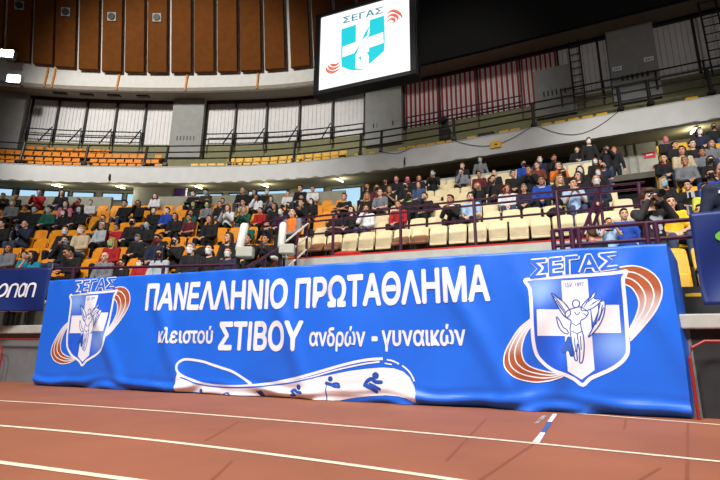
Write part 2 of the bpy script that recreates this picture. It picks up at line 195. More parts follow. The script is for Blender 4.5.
T = json.loads(r'''{"M_pts":[[-32.0,17.5],[-28.0,20.0],[-23.5,21.8],[-18.85,22.7],[-14.2,23.0],[-9.5,22.95],[-4.7,22.5],[-0.04,21.3],[4.07,19.7],[7.59,18.1],[10.59,16.7],[13.28,15.45],[16.5,13.8],[20.0,11.5],[24.0,8.0]],"L_pts":[[-15.0,8.691],[-14.524,8.72],[-14.048,8.744],[-13.572,8.763],[-13.097,8.777],[-12.621,8.786],[-12.145,8.791],[-11.669,8.791],[-11.193,8.786],[-10.717,8.776],[-10.241,8.762],[-9.766,8.742],[-9.29,8.718],[-8.814,8.689],[-8.338,8.656],[-7.862,8.617],[-7.386,8.574],[-6.91,8.526],[-6.434,8.473],[-5.959,8.415],[-5.483,8.353],[-5.007,8.285],[-4.531,8.213],[-4.055,8.136],[-3.579,8.054],[-3.103,7.968],[-2.628,7.877],[-2.152,7.78],[-1.676,7.679],[-1.2,7.574]],"C_pts":[[-3.786,12.3],[1.8,10.11],[9.248,7.19]],"W_pts":[[-14.813,12.238],[-6.5,8.79],[3.291,4.729],[10.127,1.895]],"blocks":{"L":[0.85,0.9,0.985,0.49,10],"C":[0,0.85,2.62,0.48,8],"R":[2.2,0.8,0.985,0.5,12]},"people":[["L",9,1.075,0.986,"cg","-","jacket","black","cross"],["L",9,1.502,0.959,"sk","-","jacket","black","lap"],["L",7,2.58,1.092,"sy","w","sweater","grey","lap"],["L",9,2.243,1.12,"sk","b","jacket","red","phone"],["L",9,3.012,1.118,"lk","-","sweater","black","lap"],["L",7,4.254,1.071,"lk","w","sweater","pink","lap"],["L",8,4.104,0.998,"sn","p","jacket","maroon","chin"],["L",8,4.524,0.945,"sk","w","jacket","white","lap"],["L",7,3.0,0.909,"sn","-","sweater","black","lap"],["L",6,3.902,1.074,"sk","b","jacket","black","lap"],["L",6,4.338,1.06,"sk","b","jacket","green","lap"],["L",6,4.801,0.982,"lk","w","sweater","black","lap"],["L",6,5.274,1.075,"lk","b","jacket","black","lap"],["L",4,4.319,1.056,"sk","-","jacket","black","lap"],["L",4,4.968,1.056,"sk","-","jacket","navy","phone"],["L",3,6.742,1.099,"sn","w","jacket","black","lap"],["L",3,7.162,1.108,"sy","w","sweater","beige","lap"],["L",5,6.553,0.991,"sn","-","jacket","olive","chin"],["L",4,7.11,0.985,"cw","-","hoodie","light grey","lap"],["L",4,7.53,0.945,"sk","-","jacket","red","phone"],["L",4,7.95,1.084,"sk","k","jacket","black","lap"],["L",4,8.37,1.0,"sk","b","jacket","black","lap"],["L",7,6.139,1.079,"sk","-","jacket","black","lap"],["L",7,6.559,1.075,"ln","-","jacket","black","chin"],["L",9,6.238,1.002,"lr","w","sweater","white","lap"],["L",6,7.552,1.017,"sk","w","jacket","black","lap"],["L",6,7.972,1.011,"sk","w","jacket","blue","lap"],["L",9,7.548,1.071,"sn","w","jacket","black","cross"],["L",9,7.968,1.118,"ck","b","jacket","olive","cross"],["L",7,8.358,1.019,"lk","g","sweater","black","lap"],["L",7,8.778,0.983,"sn","g","sweater","grey","lap"],["L",7,9.199,0.987,"sn","-","jacket","black","lap"],["L",8,8.926,0.93,"sk","-","sweater","black","lap"],["L",6,9.815,1.035,"ln","-","jacket","white","phone"],["L",5,8.669,1.01,"lk","-","jacket","black","lap"],["L",5,9.089,0.962,"sk","-","shirt","maroon","lap"],["L",6,8.694,0.916,"sk","-","jacket","green","lap"],["L",4,10.112,1.097,"ln","-","jacket","black","lap"],["L",9,9.234,1.12,"bn","-","jacket","black and red","lap"],["L",7,9.927,1.022,"sk","-","sweater","beige","phone"],["L",6,10.388,0.961,"ly","-","sweater","green","lean"],["L",9,9.654,1.058,"lk","-","jacket","black","lap"],["L",9,10.074,1.048,"cw","w","jacket","black","lap"],["L",8,10.038,1.012,"lk","-","jacket","white","chin"],["L",8,10.511,0.941,"ln","-","jacket","grey","phone"],["L",6,10.808,0.92,"sk","-","jacket","red","lap"],["L",6,11.228,1.027,"lk","-","sweater","black","lap"],["L",6,11.648,1.026,"lk","k","hoodie","black","lap"],["L",5,11.725,1.05,"sk","w","jacket","purple","lap"],["L",9,10.792,0.946,"sk","-","shirt","white","lap"],["L",9,11.212,1.12,"sk","-","jacket","black","lap"],["L",9,11.632,1.069,"sn","-","shirt","white","lap"],["L",8,11.502,0.962,"ck","-","jacket","black","lap"],["L",6,12.068,1.09,"sk","-","jacket","black","lean"],["L",7,12.068,0.958,"lk","w","jacket","black","lap"],["L",4,11.159,0.906,"sk","-","jacket","green","phone"],["L",4,11.669,0.926,"sk","-","sweater","black","phone"],["L",2,11.932,1.027,"sk","-","jacket","black","lap"],["L",2,12.352,1.005,"sk","-","jacket","black","phone"],["L",2,11.484,1.075,"ln","-","jacket","black and white","lap"],["L",1,11.496,1.078,"sk","w","sweater","black","lap"],["L",1,11.916,1.013,"sn","w","sweater","navy","lap"],["L",1,11.076,1.109,"sg","w","jacket","black","lap"],["L",2,10.195,1.033,"sk","k","jacket","black","phone"],["L",3,9.296,0.9,"sk","-","jacket","black","lap"],["L",1,10.381,1.008,"lk","k","hoodie","light grey","lap"],["L",2,9.732,1.077,"sk","m","jacket","navy","lap"],["L",3,8.685,0.888,"cg","e","jacket","black","lap"],["L",2,8.62,1.042,"ly","g","sweater","red","lap"],["L",1,9.12,0.977,"bg","-","jacket","grey","lap"],["L",1,9.54,0.987,"sk","m","sweater","black","child"],["L",1,9.96,0.994,"sk","w","jacket","red","child"],["L",2,7.443,1.08,"sk","e","jacket","black","chin"],["L",1,8.407,1.12,"sk","-","sweater","black","bow"],["L",2,6.062,0.919,"ln","-","hoodie","grey","lap"],["L",2,6.497,0.905,"sn","-","shirt","teal","child"],["L",1,7.415,1.016,"lk","-","shirt","teal","chin"],["C",3,2.522,1.061,"sk","-","shirt","black","cross"],["C",1,3.474,1.008,"lk","-","sweater","black","lap"],["C",1,3.054,0.956,"sk","-","shirt","black and white","bow"],["C",1,3.895,0.999,"ln","-","jacket","white","chin"],["C",5,2.624,0.988,"cy","k","jacket","black","lap"],["C",4,3.302,1.067,"ln","k","jacket","maroon","lap"],["C",3,3.278,1.001,"ly","-","sweater","black","lap"],["C",3,3.698,1.068,"sn","-","shirt","grey","lap"],["C",4,3.722,0.966,"sy","-","shirt","black","phone"],["C",6,3.026,0.974,"ck","k","jacket","black","lap"],["C",6,3.446,0.998,"sy","p","jacket","black","lap"],["C",4,4.259,1.034,"sk","k","jacket","black","lap"],["C",1,4.772,1.014,"sn","-","sweater","red","lap"],["C",2,4.847,1.05,"sk","k","jacket","black and neon green","lap"],["C",6,3.866,0.957,"lr","p","jacket","black","lap"],["C",6,4.286,0.943,"lr","-","jacket","black","lap"],["C",4,4.679,1.01,"lk","-","jacket","denim blue","lap"],["C",2,5.267,0.982,"sk","-","jacket","black","chin"],["C",6,4.791,1.062,"sk","b","sweater","black","phone"],["C",1,6.169,1.012,"sk","-","jacket","black and white","lean"],["C",6,5.781,0.976,"sk","b","jacket","grey","chin"],["C",7,5.697,1.049,"sn","-","jacket","black","lap"],["S",[4.704,17.069,7.96],"bn","b","sweater","grey","stand"],["C",5,6.454,0.962,"sk","-","jacket","maroon","lap"],["C",3,6.576,0.93,"ly","-","jacket","black","chin"],["C",1,6.589,1.014,"sk","-","shirt","light blue","lap"],["C",5,6.921,0.951,"sk","-","jacket","black and white","lap"],["C",3,6.996,1.058,"sk","-","sweater","black","chin"],["C",2,7.388,0.947,"fr","-","sweater","white","lap"],["C",4,7.509,0.999,"sk","-","hoodie","black","lap"],["C",6,7.798,0.981,"sk","k","jacket","blue","lap"],["C",4,7.948,1.056,"sk","-","jacket","black","phone"],["C",5,8.191,1.017,"sn","-","sweater","brown","lap"],["C",6,8.303,1.056,"bn","w","jacket","navy","lap"],["C",2,7.808,0.917,"sg","-","sweater","navy","lap"],["C",2,8.228,1.046,"sn","-","jacket","blue and white","lap"],["C",2,8.648,1.028,"ly","-","sweater","black","lap"],["C",6,8.723,1.031,"sn","-","jacket","black","chin"],["C",4,8.742,1.066,"sn","-","jacket","orange","phone"],["C",3,8.772,1.017,"lk","k","jacket","black","lap"],["C",2,9.068,1.053,"lk","-","sweater","black","lap"],["C",3,9.192,1.03,"lk","w","hoodie","black","lap"],["C",1,8.863,1.065,"sk","-","shirt","light blue","phone"],["C",3,9.612,0.935,"ln","w","jacket","black","lap"],["C",1,9.339,1.085,"bn","w","sweater","navy","lap"],["C",5,9.788,0.941,"lk","w","jacket","black","lap"],["C",4,9.853,0.926,"bn","k","shirt","navy","lap"],["S",[8.127,15.285,7.96],"sn","w","jacket","black and white","stand"],["S",[7.871,15.659,7.8],"sk","-","jacket","black","standbow"],["S",[9.072,15.939,7.96],"cn","-","jacket","black","standcam"],["S",[9.43,16.019,7.96],"cr","-","jacket","black","stand"],["R",10,22.011,0.932,"sy","p","jacket","black","lap"],["R",10,22.893,1.045,"lk","w","sweater","navy","lap"],["R",11,23.524,0.967,"sk","k","jacket","black","lap"],["R",8,22.233,1.043,"sk","-","shirt","black","lap"],["R",8,22.653,0.989,"ln","-","jacket","grey","lap"],["R",9,22.029,0.916,"sk","-","jacket","black","lap"],["R",7,21.771,1.083,"lk","-","sweater","beige","lap"],["R",7,21.351,0.942,"bg","-","jacket","black and red","lap"],["R",6,21.596,1.006,"sg","-","jacket","grey","lap"],["R",7,22.19,0.985,"sk","-","jacket","grey","lap"],["R",6,22.101,0.96,"lk","k","jacket","black","lap"],["R",4,20.744,1.023,"ly","b","jacket","black and orange","lap"],["R",4,21.164,0.906,"sk","-","shirt","black","lap"],["R",4,21.584,1.068,"sk","k","jacket","blue","lap"],["R",2,20.468,1.105,"sk","-","shirt","yellow","lap"],["R",2,20.888,1.101,"sk","-","sweater","black","child"],["R",3,21.236,1.044,"sn","-","shirt","lime","lap"],["S",[4.192,5.0,2.65],"bg","-","jacket","navy","standback"],["S",[3.763,5.75,2.571],"mn","-","sweater","charcoal","photo"],["S",[4.209,7.1,2.753],"sk","-","jacket","blue","standkid"],["S",[3.834,6.9,2.553],"sk","-","shirt","light blue and black","standkidphone"],["S",[3.236,6.3,2.213],"sn","-","jacket","black and coral","standkidback"]],"art":{"BL":[-5.27,7.841],"t":[0.934,-0.357],"L":9.005,"words":[["ΠΑΝΕΛΛΗΝΙΟ",[2.18,4.631,1.171,1.143,0.374,0.37],"H"],["ΠΡΩΤΑΘΛΗΜΑ",[4.743,7.23,1.143,1.176,0.365,0.387],"H"],["κλειστού",[2.508,3.457,0.686,0.682,0.158,0.164],"x"],["ΣΤΙΒΟΥ",[3.557,4.877,0.602,0.6,0.354,0.353],"H"],["ανδρών",[4.968,5.728,0.656,0.654,0.163,0.167],"x"],["-",[5.812,5.888,0.708,0.708,0.113,0.113],"x"],["γυναικών",[5.939,6.935,0.662,0.672,0.171,0.166],"x"]],"tips":[[8.093,0.28],[1.058,0.363]],"E":{"shield":[[7.612,1.37],[7.676,1.384],[7.973,1.395],[8.269,1.406],[8.562,1.419],[8.61,1.434],[8.59,1.38],[8.568,1.34],[8.564,1.132],[8.558,0.959],[8.547,0.759],[8.537,0.631],[8.516,0.573],[8.466,0.513],[8.378,0.448],[8.264,0.392],[8.168,0.345],[8.093,0.28],[8.027,0.331],[7.946,0.374],[7.825,0.421],[7.732,0.496],[7.678,0.572],[7.656,0.676],[7.652,0.834],[7.658,1.049],[7.66,1.213],[7.652,1.291]],"vbar":[[7.98,1.354],[8.241,1.365],[8.228,0.882],[8.218,0.43],[8.088,0.333],[7.964,0.414],[7.97,0.885]],"hbar":[[7.711,1.048],[8.508,1.083],[8.496,0.799],[7.698,0.771]],"swU":[[[8.554,1.472],[8.679,1.481],[8.784,1.449],[8.864,1.378],[8.905,1.274],[8.89,1.153],[8.811,1.005],[8.688,0.848],[8.568,0.72]],[[8.572,1.423],[8.68,1.408],[8.764,1.352],[8.813,1.278],[8.827,1.175],[8.781,1.046],[8.696,0.917],[8.623,0.819],[8.569,0.75]],[[8.575,1.365],[8.654,1.336],[8.718,1.261],[8.746,1.158],[8.719,1.037],[8.658,0.928],[8.613,0.849],[8.587,0.809],[8.566,0.779]],[[8.568,1.298],[8.636,1.254],[8.676,1.17],[8.683,1.078],[8.655,0.988],[8.621,0.918],[8.593,0.869],[8.577,0.839],[8.561,0.819]]],"swL":[[[7.651,0.957],[7.525,0.857],[7.423,0.718],[7.358,0.6],[7.336,0.494],[7.362,0.41],[7.46,0.33],[7.628,0.294],[7.787,0.316],[7.916,0.363]],[[7.651,0.936],[7.539,0.835],[7.448,0.707],[7.4,0.6],[7.394,0.505],[7.425,0.433],[7.513,0.373],[7.661,0.341],[7.789,0.345],[7.898,0.373]],[[7.653,0.915],[7.559,0.814],[7.489,0.696],[7.457,0.601],[7.461,0.512],[7.499,0.455],[7.576,0.405],[7.694,0.377],[7.791,0.37],[7.879,0.382]],[[7.654,0.893],[7.583,0.792],[7.54,0.686],[7.527,0.602],[7.542,0.518],[7.581,0.467],[7.648,0.432],[7.736,0.409],[7.803,0.397],[7.861,0.392]]],"text":[7.666,8.54,1.39,1.467,0.202,0.165],"est":[8.019,8.2,1.282,1.291,0.038,0.037],"head":[[8.073,1.115],[8.09,1.141],[8.114,1.145],[8.137,1.129],[8.139,1.097],[8.117,1.068],[8.088,1.067],[8.073,1.088]],"body":[[8.072,1.056],[8.141,1.071],[8.178,1.049],[8.212,1.006],[8.179,0.955],[8.133,0.925],[8.131,0.852],[8.142,0.77],[8.142,0.668],[8.128,0.568],[8.109,0.507],[8.085,0.507],[8.094,0.607],[8.084,0.699],[8.066,0.607],[8.064,0.526],[8.041,0.536],[8.032,0.647],[8.026,0.75],[8.025,0.843],[8.042,0.926],[8.005,0.958],[7.99,1.0],[8.027,1.041]],"wingl":[[7.874,1.222],[7.916,1.183],[7.981,1.128],[8.029,1.063],[8.043,0.999],[8.001,0.963],[7.961,1.006],[7.923,1.086],[7.894,1.157]],"wingr":[[8.309,1.229],[8.283,1.151],[8.348,1.144],[8.305,1.088],[8.234,1.042],[8.166,1.028],[8.15,1.06],[8.194,1.122],[8.252,1.178]],"ribr":[[8.32,1.098],[8.37,1.128],[8.372,1.055],[8.343,0.953],[8.292,0.861],[8.224,0.785],[8.189,0.76],[8.234,0.841],[8.28,0.933],[8.307,1.015]],"ribl":[[7.998,0.76],[7.969,0.698],[7.924,0.626],[7.946,0.601],[7.986,0.622],[8.005,0.566],[8.04,0.587],[8.029,0.668],[8.025,0.739]],"arml":[[7.903,0.97],[7.934,0.927],[7.958,0.864],[7.995,0.832],[8.001,0.791],[7.949,0.812],[7.915,0.875]],"lines":[[[7.887,1.195],[7.949,1.107],[8.0,1.01]],[[7.912,1.14],[7.956,1.064],[7.99,1.0]],[[8.267,1.183],[8.203,1.111]],[[8.309,1.129],[8.238,1.079]],[[8.049,0.905],[8.086,0.878],[8.126,0.904]],[[8.037,0.822],[8.088,0.796],[8.138,0.821]],[[8.087,0.791],[8.089,0.699]],[[8.351,1.086],[8.323,0.984],[8.266,0.882]],[[8.334,1.102],[8.296,0.994],[8.237,0.872]],[[7.898,1.211],[7.972,1.139],[8.033,1.052]],[[7.929,1.102],[7.973,1.032]],[[8.235,1.152],[8.18,1.07]],[[8.338,1.139],[8.259,1.104]],[[8.285,1.172],[8.223,1.121]],[[8.358,1.055],[8.303,0.922]],[[8.084,1.019],[8.105,0.987],[8.137,1.018]],[[8.164,1.007],[8.19,0.976]],[[8.055,0.75],[8.057,0.607]],[[8.114,0.77],[8.11,0.628]],[[8.004,0.719],[7.969,0.647]],[[8.022,0.698],[8.005,0.617]]]},"road_fill":[[2.914,0.019],[2.92,0.173],[2.943,0.275],[3.011,0.223],[3.138,0.173],[3.313,0.132],[3.515,0.106],[3.727,0.097],[3.965,0.103],[4.195,0.117],[4.42,0.14],[4.638,0.17],[4.851,0.217],[5.087,0.268],[5.331,0.316],[5.529,0.357],[5.762,0.39],[5.951,0.407],[6.087,0.4],[6.197,0.367],[6.274,0.302],[6.326,0.209],[6.347,0.117],[6.346,0.03],[6.317,0.029],[6.241,0.069],[6.139,0.089],[5.975,0.093],[5.789,0.077],[5.599,0.051],[5.443,0.02],[5.352,-0.004],[5.137,0.004],[4.818,0.002],[4.428,0.009],[4.05,0.014],[3.655,0.011],[3.291,0.019]],"road_strokes":[[[[4.147,0.156],[4.017,0.225],[3.837,0.307],[3.655,0.351],[3.503,0.385],[3.331,0.427],[3.166,0.449],[3.035,0.456],[2.959,0.432],[2.916,0.376],[2.931,0.302],[3.009,0.236],[3.154,0.184],[3.345,0.141],[3.563,0.122],[3.884,0.123],[4.193,0.146],[4.447,0.179],[4.636,0.217],[4.849,0.262],[5.112,0.335],[5.501,0.441],[5.761,0.492],[5.952,0.508]],0.022],[[[3.884,0.123],[4.193,0.146],[4.492,0.173],[4.737,0.209],[4.99,0.265],[5.263,0.341],[5.463,0.39],[5.723,0.445],[5.914,0.472]],0.012],[[[6.001,0.498],[6.076,0.483],[6.149,0.451]],0.012],[[[6.185,0.434],[6.245,0.39],[6.292,0.336],[6.332,0.259]],0.012],[[[5.976,0.456],[6.063,0.442]],0.01]],"road_gaps":[[[[2.994,0.213],[3.174,0.154],[3.398,0.114],[3.679,0.102],[3.964,0.112],[4.24,0.13],[4.493,0.16],[4.738,0.196],[5.059,0.266]],0.012]],"pictos":[[[5.864,0.313,0.042],[[[[5.731,0.2],[5.763,0.247],[5.813,0.274],[5.864,0.241],[5.932,0.239]],0.045],[[[5.738,0.2],[5.801,0.174],[5.874,0.132]],0.045],[[[5.795,0.214],[5.851,0.193],[5.914,0.161]],0.035]]],[[5.282,0.258,0.033],[[[[5.226,0.207],[5.294,0.191],[5.347,0.176],[5.407,0.172]],0.04],[[[5.23,0.213],[5.238,0.008]],0.014],[[[5.307,0.198],[5.36,0.211],[5.4,0.201]],0.025]]],[[4.843,0.144,0.035],[[[[4.729,0.094],[4.778,0.108],[4.822,0.088],[4.896,0.084]],0.035],[[[4.736,0.088],[4.788,0.048],[4.724,0.04]],0.03]]],[[4.268,0.052,0.03],[[[[4.222,0.062],[4.247,0.032],[4.293,0.016]],0.03]]],[[3.323,0.041,0.03],[[[[3.316,0.028],[3.331,0.012]],0.04]]],[[3.786,0.038,0.012],[[[[3.703,0.011],[3.749,0.034],[3.815,0.016]],0.014]]]],"L2":{"opap":[[-1.339,1.975]]}},"lanes":[[6.582,-0.726,0.0,-9,6],[3.9778,-0.4867,-0.0222,-6,4.2],[2.6852,-0.5331,-0.0392,-4.5,2.5],[1.9818,-0.369,0.0,-3.5,1]],"seams":[[[1.173,4.521],[0.496,2.827]],[[2.983,4.458],[1.61,2.474]],[[2.51,4.614],[2.135,3.972]],[[-1.018,4.249],[-1.026,3.341]],[[-0.694,2.776],[-0.686,2.39]],[[1.204,3.386],[0.589,2.437]],[[1.629,2.713],[1.375,2.466]]],"mark":[[[1.942,4.901],[1.987,4.904],[1.678,4.371],[1.705,4.343]],[[1.678,4.371],[1.705,4.343],[1.395,3.791],[1.427,3.779]],[[1.395,3.791],[1.427,3.779],[1.192,3.4],[1.229,3.374]]],"ltext":[[1.567,4.277],[1.826,4.769],[1.527,4.285]],"stairrails":[[[-1.986,8.0,1.083],[-1.62,9.3,1.751]],[[-1.562,9.3,1.936],[-1.212,10.4,2.659]],[[3.502,7.3,1.409],[4.582,8.4,2.801]]],"nav":[9.5,8.5,9.27,1.49,1.71,19.75,19.98],"screen":[[-1.569,15.38],[1.65,14.07],9.92,13.02],"gates":[[[-2.208,8.3,0.985],[-2.208,8.3,2.329]],[[-1.565,9.0,0.985],[-1.565,9.0,2.545]]],"steward":[-1.625,10.6,2.549],"bags":[[[-5.504,11.885,2.885],1.3,"black","black coat heaped over orange seats below the plaid-shirted spectator"],[[-3.999,11.672,2.885],1.2,"black","black bag on an orange seat behind the white-masked spectators"],[[-8.06,15.754,4.845],0.8,"black","black coat on an orange seat near the end of the left parapet"],[[2.118,12.671,4.49],0.8,"black","black coat lying over a cream seat in the middle of the block"],[[4.384,9.956,3.53],0.9,"black","black coat lying on a cream seat near the right end"]]}''')
PM = Path(T['M_pts'], True); PL = Path(T['L_pts']); PC = Path(T['C_pts']); PW = Path(T['W_pts'])
BLK = {'L': PL, 'C': PC, 'R': PW}

# ------------------------------------------------------------------ track
def track():
    mb = MB(); mb.add([(-40, -30, 0), (40, -30, 0), (40, 9, 0), (-40, 26, 0)], [(0, 1, 2, 3)], 0)
    def curve(c, x): return c[0]+c[1]*x+c[2]*x*x
    def strip(f, x0, x1, wd, mi, z, n=40):
        v = []; q = []
        for i in range(n+1):
            x = x0+(x1-x0)*i/n; d = (f(x+.01)-f(x-.01))/.02; nn = math.hypot(1, d)
            for sg in (-1, 1): v.append((x-sg*d/nn*wd/2, f(x)+sg*wd/2/nn, z))
            if i: q.append((2*i-2, 2*i-1, 2*i+1, 2*i))
        mb.add(v, q, mi)
    for i, c in enumerate(T['lanes']): strip(lambda x: curve(c, x), c[3], c[4], .05, 1, .003)
    for (a, b) in T['seams']:
        a, b = Vector(a), Vector(b); d = (b-a).normalized(); nn = Vector((-d.y, d.x))*.009
        mb.add([(*(a-nn), .0015), (*(a+nn), .0015), (*(b+nn), .0015), (*(b-nn), .0015)], [(0, 1, 2, 3)], 2)
    k = T['mark']                           # cross mark: left and right edge points, three bands
    for i, (l0, r0, l1, r1) in enumerate(k): mb.add([(*l0, .005), (*r0, .005), (*r1, .005), (*l1, .005)], [(0, 1, 2, 3)], 3 if i == 1 else 4)
    o = mb.obj('floor', [M['track'], M['line'], M['seam'], M['mark_blue'], M['mark_white']]); struct(o)
track()

# ------------------------------------------------------------------ front wall, platform, terraces
def structure():
    wp, wn = PW.at(0), PW
    def wline(u, off): p = PW.at(u, off); return (p.x, p.y)
    mb = MB(); mb.prism([wline(0, 0), wline(19.62, 0), wline(19.62, 14), wline(0, 22)], 0, .84); struct(mb.obj('wall_front', M['wallfront']))  # grey set darker than the concrete to hold the wall's shade
    mb = MB(); mb.prism([wline(19.62, 0), wline(27, 0), wline(27, 14), wline(19.62, 14)], 0, .84); struct(mb.obj('wall_front', M['stepdk']))  # right stretch takes the dark stair colour in place of its shadow
    mb = MB(); mb.prism([wline(0, -.10), wline(27, -.10), wline(27, 14), wline(0, 22)], .84, .985); o = mb.obj('trim_1', M['concrete']); struct(o); bevel(o, .015)
    for nm, key, path, s0, s1, back in (('terrace_left', 'L', PL, 0.0, 13.25, 0),):
        d0, run, z0, rise, n = T['blocks'][key]; prof = []
        for k in range(n):
            a = d0+run*k-.45; prof += [(a, z0+rise*k-(.02 if k == 0 else 0))] if k == 0 else [(a, z0+rise*(k-1)), (a, z0+rise*k)]
        e = d0+run*n-.45; prof += [(e, z0+rise*(n-1)), (e, .9), (d0-.45, .9)]
        struct(sweep(path, s0, s1, prof, 1.2).obj(nm, M['step']))
    d0, run, z0, rise, n = T['blocks']['R']; mb = MB()
    for k in range(n):
        a = d0+run*k-.45; b = a+run+.001; zb = .95 if k == 0 else z0+rise*(k-1)-.3
        sweep(PW, 19.75+.19*k, 27, [(a, .95), (a, z0+rise*k-(.02 if k == 0 else 0)), (b, z0+rise*k-(.02 if k == 0 else 0)), (b, .95)], 2, mb)
    struct(mb.obj('terrace_right', M['step']))
    # raised centre block with its grey front wall
    d0, run, z0, rise, n = T['blocks']['C']; prof = [(-.6, .95), (-.6, z0)]
    for k in range(1, n): a = run*k-.45; prof += [(a, z0+rise*(k-1)), (a, z0+rise*k)]
    e = run*n-.4; prof += [(e, z0+rise*(n-1)), (e, .95)]
    struct(sweep(PC, 2.2, 10.0, prof, 2).obj('terrace_centre', M['step']))
    struct(sweep(PC, 2.05, 9.95, [(-.72, .95), (-.72, 2.66), (-.6, 2.66), (-.6, .95)], 2).obj('wall_centre', M['concrete']))
    struct(sweep(PC, 2.05, 9.95, [(-.722, 2.655), (-.722, 2.69), (-.45, 2.69), (-.45, 2.655)], 2).obj('trim_2', M['redcloth']))
    # parapet that slopes down at the left end of that wall
    mb = MB(); p = [PC.at(2.05, -.72), PC.at(2.05, -.5), PC.at(1.35, -.9), PC.at(1.25, -1.12), PC.at(1.5, -1.05)]
    v = [(q.x, q.y, .98) for q in p]+[(q.x, q.y, z) for q, z in zip(p, (2.62, 2.62, 2.2, 2.05, 2.3))]; n5 = 5
    mb.add(v, [tuple(range(5)), tuple(range(5, 10))]+[(i, (i+1) % 5, 5+(i+1) % 5, 5+i) for i in range(5)]); struct(mb.obj('wall_parapet', M['concrete']))
    # stairways either side of the centre block
    def stair(nm, path, s0, s1, d0, z0, run, rise, n):
        prof = [(d0, z0-.3)]
        for k in range(n): prof += [(d0+run*k, z0+rise*k), (d0+run*(k+1), z0+rise*k)]
        prof += [(d0+run*n, z0-.3)]; struct(sweep(path, s0, s1, prof, 1).obj(nm, M['stepdk']))
    stair('stairway', PC, 10.05, 11.9, .2, 1.3, .3, .19, 31)
    stair('stairway', PC, .75, 2.0, -.4, 1.2, .3, .18, 22)
    struct(sweep(PC, 8.8, 11.4, [(-2.5, .95), (-2.5, 1.5), (-.75, 1.5), (-.75, .95)], 1).obj('landing', M['stepdk']))
    # parapets behind the top rows
    d0, run, z0, rise, n = T['blocks']['L']; a = d0+run*n-.35
    struct(sweep(PL, 0, 4.45, [(a, 4.5), (a, 6.68), (a+.15, 6.68), (a+.15, 4.5)], 1).obj('wall_parapet', M['conc_d']))
    struct(sweep(PL, 5.9, 12.6, [(a, 4.5), (a, 6.68), (a+.15, 6.68), (a+.15, 4.5)], 1).obj('wall_parapet', M['conc_d']))
    d0, run, z0, rise, n = T['blocks']['C']; a = d0+run*n-.38
    struct(sweep(PC, 2.6, 10.0, [(a, 5.5), (a, 6.95), (a+.15, 6.95), (a+.15, 5.5)], 1).obj('wall_parapet', M['concrete']))
    # concourse floor, back wall, soffit
    struct(sweep(PM, 2, 56, [(-3, 6.1), (-3, 6.3), (3.3, 6.3), (3.3, 6.1)], .8).obj('concourse', M['step']))
    for s0, s1, m in ((2, 20.55, 'conc_d'), (23.2, 32.6, 'conc_d'), (32.6, 44.5, 'shadevoid'), (44.5, 56, 'wallgrey')):
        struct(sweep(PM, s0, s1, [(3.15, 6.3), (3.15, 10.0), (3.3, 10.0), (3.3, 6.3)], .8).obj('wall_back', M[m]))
    struct(sweep(PM, 20.55, 23.2, [(1.5, 6.3), (1.5, 9.5), (1.7, 9.5), (1.7, 6.3)], .8).obj('wall_pier', M['wallgrey']))
    struct(sweep(PM, 44.4, 46.6, [(2.7, 6.3), (2.7, 9.8), (2.9, 9.8), (2.9, 6.3)], .8).obj('wall_lobby', M['concrete']))
    struct(sweep(PM, 46.2, 46.26, [(2.62, 6.3), (2.62, 9.7), (2.7, 9.7), (2.7, 6.3)], .8).obj('trim_3', M['wallgrey']))
    for s in (45.0, 45.35): struct(sweep(PM, s, s+.05, [(2.64, 6.3), (2.64, 9.7), (2.7, 9.7), (2.7, 6.3)], .8).obj('trim_3', M['wallgrey']))
    struct(sweep(PM, 2, 56, [(.0, 9.03), (3.3, 9.72), (3.3, 9.80), (.0, 9.11)], .8).obj('ceiling_soffit', M['soffit']))
    struct(sweep(PM, 2, 56, [(0, 9.03), (-.02, 9.92), (.22, 9.92), (.25, 9.03)], .5).obj('gallery_fascia', M['fascia']))
    struct(sweep(PM, 2, 56, [(-.04, 9.92), (-.04, 9.96), (.26, 9.96), (.26, 9.92)], .5).obj('trim_4', M['concrete']))
    # gallery terrace
    prof = [(.2, 9.3)]
    for k in range(4): prof += [(.2+.78*k, 9.6+.62*k), (.2+.78*(k+1), 9.6+.62*k)]
    prof += [(3.35, 9.6+.62*3), (3.35, 9.96)]
    struct(sweep(PM, 2, 56, prof, .6).obj('gallery_terrace', M['olive']))
    struct(sweep(PM, 2, 56, [(3.2, 10.0), (3.2, 12.7), (3.6, 12.7), (3.6, 10.0)], .6).obj('wall_gallery', M['olive']))
    # overhead: soffit, white band, black sheet put in for the dark upper right
    struct(sweep(PM, 2, 56, [(3.7, 15.66), (1.6, 15.38), (1.6, 15.6), (3.7, 15.9)], .6).obj('ceiling_beam', M['beam']))
    tl = math.tan(R(13.4))
    struct(sweep(PM, 2, 36.0, [(1.6, 15.38), (1.70, 16.5), (1.70-6.1*tl, 22.6), (1.9-6.1*tl, 22.6), (1.9, 16.5), (1.8, 15.38)], .6).obj('wall_band', M['band']))
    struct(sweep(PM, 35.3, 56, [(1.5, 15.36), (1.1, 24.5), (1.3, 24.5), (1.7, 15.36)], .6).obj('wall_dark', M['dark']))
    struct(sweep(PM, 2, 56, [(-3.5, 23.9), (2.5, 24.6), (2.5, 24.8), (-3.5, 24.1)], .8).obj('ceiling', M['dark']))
    sl = [(12.67, 13.91), (14.1, 15.13), (15.27, 16.35), (16.58, 17.66), (17.9, 19.0), (19.22, 20.3), (20.52, 21.62), (21.9, 23.03), (23.25, 24.38), (24.62, 25.75), (25.97, 27.13), (27.38, 28.5), (28.86, 29.94), (30.2, 31.3), (31.55, 32.65), (32.9, 34.0), (34.25, 35.2)]
